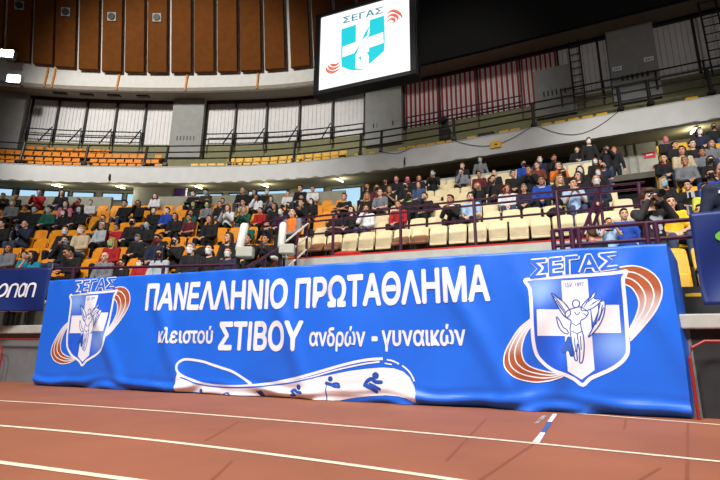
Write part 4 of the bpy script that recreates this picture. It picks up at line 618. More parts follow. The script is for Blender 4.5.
MB().add([((.265+.455*(v.x-x0)/(x1-x0))*fx-W_/2, -.012, (.835-.005*(v.x-x0)/(x1-x0)+.085*v.y/CAPH)*fz) for v in vv], ff).obj('lettering', M['scr_t'], disp)
for k in (-1, 1): MB().tube([(k*W_*.35, .3, H_+.1), (k*W_*.35, .3, H_+9)], .03, 6).obj('hanger', M['black'], e)
e = empty('ceiling_lamp', (pl.x+.15, pl.y+1.2, z1+.25), math.atan2(dx.y, dx.x)+.1); tag(e, 'unlit white lamp tube above the left corner of the video screen', 'lamp')
MB().tube([(-.45, 0, 0), (.45, 0, 0)], .07, 10).obj('tube', M['wallgrey'], e); MB().tube([(0, 0, 0), (0, .05, 9)], .02, 6).obj('rod', M['black'], e)

# ------------------------------------------------------------------ gallery fittings
def plate(name, path, s, off, z, wd, h, m, label, cat, txt=None, tm=None, sp=1):
    e = empty(name, path.at(s, off, z), path.ang(s)); tag(e, label, cat)
    MB().box((0, 0, 0), (wd, .03, h)).obj('plate', m, e)
    if txt:
        vv, ff = glyphs(txt, .01); xs = [v.x for v in vv]; a, b = min(xs), max(xs)
        MB().add([((v.x-a)/(b-a)*wd*.7*sp-wd*.35*sp, -.018, (v.y/CAPH-.5)*h*.5) for v in vv], ff).obj('lettering', tm, e)
    return e
e = plate('yellow_sign', PM, 39.78, -.06, 9.45, .48, .3, M['yel_sign'], 'small yellow sign on the white gallery front', 'sign')
MB().add([(-.06, -.018, -.03), (.06, -.018, -.03), (.05, -.018, .02), (.0, -.018, .05), (-.05, -.018, .02)], [(0, 1, 2, 3, 4)]).obj('print', M['black'], e)
e = plate('red_sign', PM, 45.85, 2.66, 8.98, .42, .26, M['red_sign'], 'small red sign on the pale wall above the dark stairs', 'sign')
MB().add([(-.14, -.018, -.02), (.12, -.018, .0), (.12, -.018, .05), (-.14, -.018, .03)], [(0, 1, 2, 3)]).obj('print', M['bwhite'], e)
plate('number_plate', PM, 45.05, 2.72, 13.45, .38, .22, M['bwhite'], 'white number plate low on the left of the right grey pier', 'sign', '304', M['black'])
plate('number_plate', PM, 46.35, 2.72, 13.6, .38, .22, M['bwhite'], 'white number plate at the right edge of the right grey pier', 'sign', '301', M['black'])
e = plate('violet_banner', PM, 23.1, 1.47, 8.85, .62, .85, M['violet'], 'small violet poster on the pier under the left gallery', 'poster')
MB().box((.36, .0, 0), (.09, .03, .85)).obj('border', M['bwhite'], e)
def ladder(s, off, z0, z1, lab, wd=.45, lean=.3, g=None):
    e = empty('ladder', PM.at(s, off, z0), PM.ang(s)); tag(e, lab, 'ladder', g); n = int((z1-z0)/.42)
    for a in (-1, 1): MB().tube([(a*wd/2, 0, 0), (a*wd/2, lean, z1-z0)], .035, 6).obj('stile', M['black'], e)
    for k in range(1, n+1): t = k/(n+1); MB().tube([(-wd/2, lean*t, (z1-z0)*t), (wd/2, lean*t, (z1-z0)*t)], .025, 6).obj('rung', M['black'], e)
ladder(43.35, 2.2, 11.8, 15.3, 'dark upright ladder left of the right grey pier')
ladder(48.6, 2.0, 11.8, 16.2, 'wide dark ladder at the top right corner', .6, .2)
e = empty('spotlight_tower', PM.at(37.35, .9, 9.62), PM.ang(37.35)); tag(e, 'black follow spot on a tripod standing at the gallery edge', 'spotlight')
MB().box((0, 0, .9), (.5, .45, 1.1)).obj('body', M['black'], e); MB().box((0, 0, 1.75), (.3, .3, .5)).obj('head', M['black'], e); MB().tube([(0, -.1, 1.9), (0, -.35, 1.85)], [.16, .13], 12).obj('barrel', M['black'], e)
for k in range(3): MB().tube([(0, 0, .6), (.55*math.cos(k*2.09+.5), .55*math.sin(k*2.09+.5), 0)], .03, 6).obj('leg', M['black'], e)
e = empty('stage_monitor', PM.at(39.3, .45, 10.04), PM.ang(39.3)); tag(e, 'low black wedge box on the gallery edge above the yellow sign', 'box')
MB().add([(-.35, -.15, 0), (.35, -.15, 0), (.35, .25, 0), (-.35, .25, 0), (-.35, -.02, .3), (.35, -.02, .3), (.35, .25, .36), (-.35, .25, .36)], [(3, 2, 1, 0), (4, 5, 6, 7), (0, 1, 5, 4), (1, 2, 6, 5), (2, 3, 7, 6), (3, 0, 4, 7)]).obj('body', M['black'], e); MB().box((0, -.1, .14), (.6, .02, .2), Matrix.Rotation(R(-23), 3, 'X')).obj('grille', M['cable'], e)
for (sa, sb, sag, lab) in ((37.9, 41.3, .55, 'thin cable sagging on the white gallery front near the yellow sign'), (41.5, 44.6, .7, 'thin cable sagging on the white gallery front before the right pier'), (34.4, 36.0, .2, 'short thin cable on the white gallery front left of the tripod')):
    mb = MB().tube([PM.at(sa+(sb-sa)*k/20, -.05, 10.0-sag*math.sin(math.pi*k/20)) for k in range(21)], .012, 5); o = mb.obj('cable', M['cable']); tag(o, lab, 'cable')
for s, lab in ((20.0, 'small dark hook on the gallery front above the left window'), (35.6, 'small dark hook on the gallery front below the tripod')):
    o = MB().tube([PM.at(s, -.05, 9.5), PM.at(s, -.12, 9.3), PM.at(s, -.05, 9.15)], .035, 6).obj('hook', M['black']); tag(o, lab, 'hook')
o = MB().tube([PM.at(46.0, 2.6, 8.35), PM.at(46.0, 2.6, 8.47)], .09, 12).obj('fire_bell', M['redcloth']); tag(o, 'small dark red bell on the pale wall below the red sign', 'bell')
# crowd control posts with grey boxes at the centre gap
for j, (p, pole) in enumerate(T['gates']):
    e = empty('gate_unit', p); tag(e, ['white post leaning beside a grey box, left one of the pair', 'white post beside a grey box, right one of the pair by the pale handrail'][j], 'post', None)
    q = Vector(pole)-Vector(p); MB().tube([(0, 0, 0), (0, 0, q.z-.1)], .035, 8).obj('stand', M['black'], e)
    for k in range(3): MB().tube([(0, 0, .25), (.2*math.cos(k*2.09), .2*math.sin(k*2.09), 0)], .02, 6).obj('leg', M['black'], e)
    o = MB().tube([(q.x, q.y, q.z), (q.x+.0, q.y, q.z+.05), (q.x+(.07 if j == 0 else .02), q.y, q.z+.50), (q.x+(.07 if j == 0 else .02), q.y, q.z+.54)], [.05, .075, .075, .05], 14).obj('tube', M['whitepost'], e, True)
    bevel(MB().box((q.x+.13, q.y-.06, q.z-.02), (.30, .2, .19)).obj('box', M['greybox'], e), .02)
    MB().tube([(q.x, q.y, q.z-.1), (q.x, q.y, q.z+.06)], .03, 6).obj('bracket', M['steel'], e)
o = MB(); o.ell((0, 0, 0), (.28, .16, .07)); o.ell((.2, .05, .02), (.2, .13, .05)); o = o.obj('cloth', M['redcloth'], None, True); o.location = PC.at(3.9, -.55, 2.73); o.rotation_euler = (0, 0, PC.ang(4)); tag(o, 'crumpled red cloth on the wall edge below the cream seats', 'cloth')
# ------------------------------------------------------------------ people
def remesh(mb, voxel, smooth=3):
    me = mb.mesh('tmp', []); o = link('tmp', me); m = o.modifiers.new('r', 'REMESH'); m.mode = 'VOXEL'; m.voxel_size = voxel; m.use_smooth_shade = True
    sm = o.modifiers.new('s', 'SMOOTH'); sm.factor = .5; sm.iterations = smooth
    dg = bpy.context.evaluated_depsgraph_get(); out = bpy.data.meshes.new_from_object(o.evaluated_get(dg)); bpy.data.objects.remove(o); bpy.data.meshes.remove(me)
    out.materials.clear(); out.materials.append(SKIN[0])
    for p in out.polygons: p.use_smooth = True
    return out
def pose_def(p):
    d = dict(hip=(.09, .01, .50), knee=(.12, -.43, .51), ank=(.12, -.40, .10), toe=(.13, -.57, .045), pel=(0, .02, .53), bel=(0, .05, .70), che=(0, .05, .89), nek=(0, .045, 1.03), head=(0, .0, 1.185),
             sh=(.17, .045, .985), elR=(-.215, -.03, .71), haR=(-.07, -.27, .60), elL=(.215, -.03, .71), haL=(.06, -.28, .61), pitch=0)
    if p == 'lean': d.update(bel=(0, -.01, .68), che=(0, -.12, .85), nek=(0, -.17, .97), head=(0, -.235, 1.11), sh=(.17, -.11, .93), elR=(-.2, -.34, .66), haR=(-.05, -.42, .84), elL=(.2, -.34, .66), haL=(.04, -.42, .82))
    if p == 'bow': d.update(che=(0, -.03, .88), nek=(0, -.08, 1.0), head=(0, -.17, 1.12), sh=(.17, -.03, .96), elR=(-.23, -.12, .70), haR=(-.05, -.32, .68), elL=(.23, -.12, .70), haL=(.05, -.33, .68), pitch=-32)
    if p == 'phone': d.update(elR=(-.21, -.10, .73), haR=(-.06, -.27, .93), elL=(.21, -.10, .73), haL=(.05, -.27, .91))
    if p == 'chin': d.update(elR=(-.16, -.20, .76), haR=(-.035, -.135, 1.065))
    if p == 'cross': d.update(elR=(-.25, -.06, .74), haR=(.12, -.17, .80), elL=(.25, -.06, .73), haL=(-.13, -.19, .77))
    if p.startswith('stand') or p == 'photo':
        d.update(hip=(.09, .0, .90), knee=(.10, -.02, .50), ank=(.10, .02, .09), toe=(.11, -.15, .045), pel=(0, .0, .95), bel=(0, .0, 1.12), che=(0, .01, 1.30), nek=(0, .01, 1.46), head=(0, -.03, 1.62), sh=(.175, .01, 1.41), elR=(-.25, .0, 1.12), haR=(-.25, -.10, .86), elL=(.25, .0, 1.12), haL=(.25, -.10, .86))
        if p == 'standbow': d.update(che=(0, -.10, 1.25), nek=(0, -.15, 1.38), head=(0, -.24, 1.50), sh=(.175, -.12, 1.33), elR=(-.24, -.2, 1.1), haR=(-.1, -.36, 1.05), elL=(.24, -.2, 1.1), haL=(.1, -.36, 1.05), pitch=-25)
        if p in ('photo', 'standcam', 'standkidphone'): d.update(elR=(-.22, -.17, 1.30), haR=(-.085, -.20, 1.535), elL=(.20, -.18, 1.30), haL=(.035, -.27, 1.505))
    return d
def hand(mb, wr, dirn, side, curl):
    wr = Vector(wr); d = Vector(dirn).normalized(); x = d.cross(Vector((0, 0, 1)))
    x = x.normalized() if x.length > .1 else Vector((1, 0, 0)); n = x.cross(d).normalized()
    mb.cap(wr, wr+d*.07, .027, .034); mb.ell(wr+d*.055, (.036, .036, .026))
    for k in range(4):
        b = wr+d*.085+x*((k-1.5)*.020); l = (.062, .072, .068, .052)[k]; m = b+d*l*.55-n*curl*.012; t = m+(d*math.cos(curl)-n*math.sin(curl))*l*.55
        mb.cap(b, m, .0105, .0098); mb.cap(m, t, .0098, .0085)
    b = wr+d*.03-x*side*.030; m = b+(d*.7-x*side*.7).normalized()*.038; mb.cap(b, m, .0135, .012); mb.cap(m, m+(d*.9-x*side*.2)*.032, .012, .010)
def head_matrix(d, yaw): return Matrix.Translation(Vector(d['head'])) @ Matrix.Rotation(yaw, 4, 'Z') @ Matrix.Rotation(R(-d['pitch']) if d['pitch'] else 0, 4, 'X')
def head_mb(mb, H):
    t = MB()
    t.ell((0, .012, .032), (.074, .093, .086)); t.ell((0, -.018, -.045), (.060, .072, .074)); t.ell((0, -.05, -.095), (.034, .036, .026)); t.ell((0, -.048, .03), (.058, .042, .05))
    t.cap((0, -.082, .012), (0, -.106, -.026), .011, .015); t.ell((0, -.083, -.062), (.024, .012, .008)); t.ell((0, -.078, -.074), (.022, .012, .007))
    for s in (-1, 1): t.ell((s*.077, .012, -.008), (.012, .022, .034)); t.ell((s*.036, -.060, -.024), (.028, .024, .026)); t.ell((s*.030, -.080, .026), (.024, .012, .008))
    mb.add([H @ Vector(v) for v in t.v], t.f)
BC = {}
def body_mesh(p, yi):
    if (p, yi) in BC: return BC[p, yi]
    d = pose_def(p); mb = MB(); H = head_matrix(d, R(yi)); head_mb(mb, H); V = Vector
    mb.cap(d['nek'], H @ V((0, .025, -.06)), .056, .052); mb.cap(V(d['nek'])-V((0, 0, .04)), d['che'], .085, .12)
    mb.ell(d['che'], (.155, .10, .15)); mb.ell(d['bel'], (.135, .095, .13)); mb.ell(d['pel'], (.155, .11, .09)); mb.cap(d['che'], d['bel'], .11, .11); mb.cap(d['bel'], d['pel'], .11, .11)
    for s, e, h in ((-1, 'elR', 'haR'), (1, 'elL', 'haL')):
        sh = V((s*d['sh'][0], *d['sh'][1:])); mb.cap(V(d['nek'])-V((0, 0, .05)), sh, .05, .055); mb.cap(sh, d[e], .046, .038); mb.cap(d[e], d[h], .036, .024)
        hd = (V(d[h])-V(d[e])).normalized()
        if p in ('phone', 'photo', 'standcam', 'standkidphone', 'chin') : hd = (hd+V((-s*.6, -.1, .3))).normalized()
        hand(mb, d[h], hd, s, .9 if 'stand' not in p else 1.1)
        hp = V((s*d['hip'][0], *d['hip'][1:])); kn = V((s*d['knee'][0], *d['knee'][1:])); an = V((s*d['ank'][0], *d['ank'][1:])); to = V((s*d['toe'][0], *d['toe'][1:]))
        mb.cap(hp, kn, .075, .050); mb.cap(kn, an, .050, .034); mb.cap(an-V((0, -.02, .05)), to, .032, .026); mb.ell(kn*.6+an*.4+V((0, .02, 0)), (.045, .05, .09))
    BC[p, yi] = remesh(mb, .0095, 2); return BC[p, yi]
CC = {}
def cloth_mesh(p, kind):
    if (p, kind) in CC: return CC[p, kind]
    d = pose_def(p); mb = MB(); V = Vector; g = .022 if kind in ('jacket', 'hoodie') else .014
    mb.cap(V(d['nek'])-V((0, 0, .075)), d['che'], .085+g, .115+g)
    mb.ell(d['che'], (.158+g, .105+g, .155+g)); mb.ell(d['bel'], (.142+g, .103+g, .135+g)); mb.cap(d['che'], d['bel'], .112+g, .112+g); mb.cap(d['bel'], V(d['pel'])+V((0, 0, .0)), .118+g, .112+g); mb.ell(V(d['pel'])+V((0, 0, .02)), (.165+g, .118+g, .085))
    for s, e, h in ((-1, 'elR', 'haR'), (1, 'elL', 'haL')):
        sh = V((s*d['sh'][0], *d['sh'][1:])); mb.cap(V(d['nek'])-V((0, 0, .065)), sh, .05+g, .056+g)
        if kind == 'shirt': mb.cap(sh, sh+(V(d[e])-sh)*.72, .05+g, .05+g)
        else: mb.cap(sh, d[e], .048+g, .040+g); mb.cap(d[e], V(d[e])+(V(d[h])-V(d[e]))*.93, .038+g, .027+g)
    if kind in ('jacket', 'hoodie'):
        n = V(d['nek']); k = 12; up = (V(d['head'])-n).normalized()
        for i in range(k):
            a, b = 2*math.pi*i/k, 2*math.pi*(i+1)/k; mb.cap(n+V((.078*math.cos(a), .078*math.sin(a), -.012*math.sin(-a)-.01)), n+V((.078*math.cos(b), .078*math.sin(b), -.012*math.sin(-b)-.01)), .026, .026)
        if kind == 'hoodie': mb.ell(n+V((0, .11, -.01)), (.11, .07, .07))
    CC[p, kind] = remesh(mb, .014, 3); return CC[p, kind]
def trouser_mesh(p):
    if (p, 'tr') in CC: return CC[p, 'tr']
    d = pose_def(p); mb = MB(); V = Vector; mb.ell(d['pel'], (.168, .122, .10))
    for s in (-1, 1):
        hp = V((s*d['hip'][0], *d['hip'][1:])); kn = V((s*d['knee'][0], *d['knee'][1:])); an = V((s*d['ank'][0], *d['ank'][1:]))
        mb.cap(hp, kn, .092, .066); mb.cap(kn, an, .066, .050)
    CC[p, 'tr'] = remesh(mb, .016, 2); return CC[p, 'tr']
def shoe_mesh(p, s):
    if (p, 'sh', s) in CC: return CC[p, 'sh', s]
    d = pose_def(p); mb = MB(); V = Vector; an = V((s*d['ank'][0], *d['ank'][1:])); to = V((s*d['toe'][0], *d['toe'][1:]))
    mb.cap(V((an.x, an.y+.03, .045)), V((to.x, to.y, .040)), .042, .036); mb.cap(V((an.x, an.y+.03, .05)), an-V((0, 0, .01)), .042, .044); mb.ell(((an.x+to.x)/2, (an.y+to.y)/2, .05), (.046, .07, .045))
    CC[p, 'sh', s] = remesh(mb, .014, 2); return CC[p, 'sh', s]
HC = {}
def hair_mesh(style):
    if style in HC: return HC[style]
    mb = MB()
    if style in 'slfm': mb.ell((0, .024, .052), (.082, .093, .078)); mb.ell((0, -.030, .098), (.064, .060, .032)); mb.ell((0, .07, -.0), (.066, .044, .075))
    if style == 's':
        for s in (-1, 1): mb.ell((s*.070, .022, .028), (.016, .05, .045))
    if style == 'm':
        mb.ell((0, .0, .085), (.098, .108, .060)); mb.ell((0, -.075, .085), (.075, .040, .036))
        for s in (-1, 1): mb.ell((s*.080, .01, .035), (.026, .06, .06))
    if style in 'l':
        for s in (-1, 1): mb.cap((s*.070, -.005, .06), (s*.082, .0, -.09), .028, .030); mb.cap((s*.082, .0, -.09), (s*.085, -.02, -.20), .030, .022); mb.cap((s*.05, .06, .0), (s*.06, .075, -.19), .045, .035)
        mb.cap((0, .075, .02), (0, .095, -.18), .055, .04)
    if style == 'f':
        random.seed(3)
        for k in range(46):
            a = random.uniform(.5, 5.8)+math.pi/2*3; z = random.uniform(-.17, .11); r = .098+.02*random.random(); mb.ell((r*math.cos(a)*1.0, .025+r*math.sin(a), z), (.032, .032, .032), 0, 8, 6)
    if style == 'b':
        for s in (-1, 1): mb.cap((s*.072, .02, .02), (s*.045, .085, .0), .016, .022)
        mb.ell((0, .088, -.01), (.05, .022, .045))
    if style == 'c':
        mb.ell((0, .012, .06), (.084, .10, .070)); mb.ell((0, -.085, .062), (.062, .06, .010)); mb.ell((0, .075, -.005), (.06, .035, .05))
    HC[style] = remesh(mb, .011, 2); return HC[style]
def mask_mesh():
    v = []; f = []; nu, nv = 14, 8
    for j in range(nv+1):
        z = .002-.115*j/nv
        for i in range(nu+1):
            a = R(-72+144*i/nu); t = j/nv; rx = .073-.020*t*t; ry = .098-.012*t+.026*math.cos(a)**6*(1-abs(t-.35)*1.5)
            v.append((rx*1.02*math.sin(a), .0-ry*math.cos(a)*1.03, z+.012*math.cos(a)))
    for j in range(nv):
        for i in range(nu): f.append((j*(nu+1)+i, (j+1)*(nu+1)+i, (j+1)*(nu+1)+i+1, j*(nu+1)+i+1))
    mb = MB(); mb.add(v, f)
    for s in (-1, 1): mb.tube([(s*.069, -.03, -.01), (s*.083, .0, .0), (s*.084, .025, -.005)], .003, 5)
    return mb.mesh('face_mask', MASK['w'], True)
MASKM = mask_mesh()
EYEM = MB(); [EYEM.ell((s*.031, -.082, .006), (.014, .011, .0075)) for s in (-1, 1)]; EYEM = EYEM.mesh('eyes', M['eye'], True)
BROWM = MB(); [BROWM.cap((s*.016, -.093, .030), (s*.046, -.080, .031), .0065, .005) for s in (-1, 1)]; BROWM = BROWM.mesh('eyebrows', M['eye'], True)
LIPM = MB().ell((0, -.094, -.066), (.024, .007, .009)).mesh('mouth', M['lip'], True)
def part(name, me, m, parent, mw=None):
    o = bpy.data.objects.new(name, me); COL.objects.link(o); o.parent = parent
    if len(me.materials) == 0: me.materials.append(m)
    o.material_slots[0].link = 'OBJECT'; o.material_slots[0].material = m
    if mw is not None: o.matrix_local = mw
    return o
HN = {'k': 'dark', 'n': 'brown', 'y': 'blond', 'g': 'grey', 'r': 'red', 'w': 'white'}
MN = {'w': 'white', 'b': 'blue', 'k': 'black', 'p': 'pink', 'g': 'green', 'e': 'grey', 'm': 'dark red'}
def hair_text(h):
    s, c = h
    return {'s': HN[c]+'-haired', 'm': HN[c]+'-haired', 'l': 'long '+HN[c]+'-haired', 'b': 'balding', 'c': 'capped', 'f': 'curly '+HN[c]+'-haired'}[s]
pidx = [0]
def person(loc, rz, sc, hair, mask, kind, colour, pose, near=False, yaw=None, trousers=None):
    pidx[0] += 1; i = pidx[0]; pp = 'lap' if pose == 'child' else ('stand' if pose in ('standback', 'standkid', 'standkidback') else pose)
    e = empty('person', loc, rz, sc); rnd = random.Random(i*13+5)
    yi = rnd.choice((-22, 0, 22)) if yaw is None else yaw
    d = pose_def(pp); Hm = head_matrix(d, R(yi)); sk = SKIN[i % len(SKIN)]
    c1, c2 = (colour.split(' and ')+[None])[:2]
    b = part('body', body_mesh(pp, yi), sk, e)
    t = part(kind, cloth_mesh(pp, kind), CLOTH[c1], e)
    part('trousers', trouser_mesh(pp), CLOTH[trousers or ('jeans' if i % 4 == 0 else 'dark')], e)
    for s in (-1, 1): part('shoe', shoe_mesh(pp, s), SHOE[(i//3) % 2], e)
    st, hc = hair
    part('cap' if st == 'c' else 'hair', hair_mesh(st), CLOTH['orange'] if hair == 'cr' else HAIR[hc], e, Hm)
    part('eyes', EYEM, M['eye'], e, Hm)
    if mask != '-': part('face_mask', MASKM, MASK[mask], e, Hm)
    if near:
        part('eyebrows', BROWM, HAIR[hc] if hc in 'kn' else M['eye'], e, Hm)
        if mask == '-': part('mouth', LIPM, M['lip'], e, Hm)
    if c2:
        mb = MB(); n = Vector(d['nek'])+Vector((0, 0, -.02)); k = 14
        mb.tube([n+Vector((.088*math.cos(2*math.pi*q/k), .088*math.sin(2*math.pi*q/k), .014*math.sin(2*math.pi*q/k))) for q in range(k+1)], .022, 8)
        for s in (-1, 1): mb.tube([Vector((s*(d['sh'][0]+.0), d['sh'][1]-.02, d['sh'][2]+.07)), Vector(d['elR' if s < 0 else 'elL'])+Vector((s*.035, -.02, .02))], .014, 8)
        part('trim', mb.mesh('trim', CLOTH[c2], True), CLOTH[c2], e)
    return e
def describe(hair, mask, kind, colour):
    c = colour.replace(' and ', '-and-')
    return '%s person in %s %s%s' % (hair_text(hair), c, kind, ' and %s mask' % MN[mask] if mask != '-' else '')

# ------------------------------------------------------------------ seats
def seat_proto(mat1, pan_up, tan=False, label=''):
    e = empty('stadium_chair'); mb = MB()
    def shell(mb, wd, h, n=6, bow=.035):
        v = []; f = []; k = 8
        for sgn in (0, 1):
            for j in range(n+1):
                t = j/n; ww = wd*(1-.10*max(0, t-.72)/.28*max(0, t-.72)/.28-.03*(1-t))
                for i in range(k+1):
                    x = (i/k-.5)*ww; zz = h*t-(.03*abs(2*i/k-1)**3 if t > .9 else 0); v.append((x, bow*(1-(2*i/k-1)**2)-.02+sgn*.022+.06*t, zz))
        m = (n+1)*(k+1)
        for j in range(n):
            for i in range(k):
                a = j*(k+1)+i; f.append((a, a+1, a+k+2, a+k+1)); f.append((m+a, m+a+k+1, m+a+k+2, m+a+1))
        for i in range(k): f.append((i, m+i, m+i+1, i+1)); a = n*(k+1)+i; f.append((a, a+1, m+a+1, m+a))
        for j in range(n): a = j*(k+1); f.append((a, a+k+1, m+a+k+1, m+a)); a += k; f.append((a, m+a, m+a+k+1, a+k+1))
        return mb.add(v, f)
    shell(mb, .405, .40); mb.v = [(x, y+.15, z+.40) for x, y, z in mb.v]; mb.obj('backrest', mat1, e, True)
    mb = MB(); mb.box((0, 0, 0), (.38, .36, .035)); mb.box((0, -.18, -.015), (.37, .03, .05)); mb.box((0, 0, .02), (.30, .27, .012), None, 0)
    p = mb.obj('seat_pan', M['tan'] if tan else mat1, e); bevel(p, .012)
    if pan_up: p.location = (0, .10, .50); p.rotation_euler = (R(78 if not tan else 40), 0, 0)
    else: p.location = (0, -.03, .415)
    mb = MB(); mb.box((0, .14, .385), (.30, .12, .03)); mb.box((-.17, .15, .20), (.04, .06, .39)); mb.box((.17, .15, .20), (.04, .06, .39)); mb.box((0, .15, .02), (.38, .10, .03)); mb.obj('bracket', M['black'], e)
    return e
PROTO = {}
for k, m in (('L', 'orange'), ('C', 'cream'), ('R', 'yellow')):
    for up in (0, 1): PROTO[k, up] = seat_proto(M[m], up)
PROTO['C', 2] = seat_proto(M['cream'], 1, True)
seats = []; used = set()
def put_seat(bk, variant, loc, rz, row, s):
    src = PROTO[bk, variant]
    if (bk, variant) in used: o = dup(src)
    else: o = src; used.add((bk, variant))
    o.location = loc; o.rotation_euler = (0, 0, rz); seats.append((o, bk, row, s, variant)); return o

LIM = {'L': lambda k: (4.0+.14*k if k < 7 else 1.0, 12.55), 'C': lambda k: (2.45 if k < 2 else 2.3, 9.85), 'R': lambda k: (20.05+.19*k, 24.4)}
PITCH = {'L': .46, 'C': .44, 'R': .46}
rows = {}
for q in T['people']:
    if q[0] != 'S': rows.setdefault((q[0], q[1]), []).append(q)
people_objs = []
RN = {'L': 'orange', 'C': 'cream', 'R': 'right-hand'}
for bk in 'LCR':
    path = BLK[bk]; d0, run, z0, rise, n = T['blocks'][bk]
    for k in range(n):
        ps = sorted(rows.get((bk, k), []), key=lambda q: q[2]); a, b = LIM[bk](k); pit = PITCH[bk]; marks = []
        for j, q in enumerate(ps):
            _, _, s, sc, hair, mask, kind, colour, pose = q; base = .85 if pose == 'child' else 1.0
            yaw = None
            o = person(path.at(s, d0+run*k, z0+rise*k), path.ang(s)+R(random.uniform(-8, 8)), 0.945*sc*base, hair, mask, kind, colour, pose, near=(bk == 'L' and k <= 3) or (bk == 'C' and k <= 2) or bk == 'R')
            lab = '%s, %s from left in %s %s row' % (describe(hair, mask, kind, colour), ORD[j], ORD[k], RN[bk])
            if len(lab.replace('-', ' ').split()) > 16: lab = lab.replace(' person', '').replace('from left in', 'in') if not lab.startswith('long') else lab.replace('from left in', 'in')
            tag(o, lab, 'person', {'L': 'spectators on the orange seats', 'C': 'spectators on the cream seats', 'R': 'spectators in the right-hand stand'}[bk]); people_objs.append(o); marks.append(s)
            put_seat(bk, 0, path.at(s, d0+run*k, z0+rise*k), path.ang(s), k, s)
        edges = [a-pit]+[m for m in marks if a < m < b]+[b+pit]
        for m0, m1 in zip(edges, edges[1:]):
            cnt = int(round((m1-m0)/pit))-1
            if cnt > 0 and (m1-m0)/(cnt+1) < .42: cnt -= 1
            for c in range(cnt):
                s = m0+(m1-m0)*(c+1)/(cnt+1)
                if s < a-.01 or s > b+.01: continue
                var = 1
                if bk == 'C' and k == 0: var = 2 if c in (1, 2, 6, 7) and s < 6.6 else 1
                elif (c*7+k*3) % 5 == 0: var = 0
                put_seat(bk, var, path.at(s, d0+run*k, z0+rise*k), path.ang(s), k, s)
for key, o in PROTO.items():
    if key not in used:
        for c in list(o.children): bpy.data.objects.remove(c)
        bpy.data.objects.remove(o)
# gallery seats: rows of plastic seats of which the backs show above the front
gproto = {}
gal = []
for k, (s0, s1, m) in enumerate([(12.2, 22.4, 'orange2'), (12.2, 22.3, 'orange2'), (12.2, 21.6, 'orange2'), (12.2, 18.2, 'orange2')]): gal.append((k, s0, s1, m))
gal += [(0, 23.9, 32.0, 'yellow'), (1, 25.6, 32.2, 'yellow'), (0, 32.7, 34.0, 'yellow'), (0, 35.0, 40.8, 'yellow'), (0, 41.6, 44.3, 'yellow'), (0, 46.9, 49.5, 'yellow')]
for k, s0, s1, m in gal:
    n = int((s1-s0)/.47)
    for i in range(n):
        s = s0+(s1-s0)*(i+.5)/n; loc = PM.at(s, .52+.78*k, 9.6+.62*k)
        if m not in gproto:
            e = empty('gallery_chair'); mb = MB(); mb.box((0, .1, .60), (.42, .05, .36), Matrix.Rotation(R(-8), 3, 'X')); bk_ = mb.obj('backrest', M[m], e); bevel(bk_, .02)
            mb = MB(); mb.box((0, -.06, .40), (.40, .34, .05)); bevel(mb.obj('seat_pan', M[m], e), .02); MB().box((0, .08, .19), (.3, .08, .38)).obj('bracket', M['black'], e); gproto[m] = e; o = e
        else: o = dup(gproto[m])
        o.location = loc; o.rotation_euler = (0, 0, PM.ang(s)); seats.append((o, 'G' if m == 'orange2' else 'Y', k, s, 1))

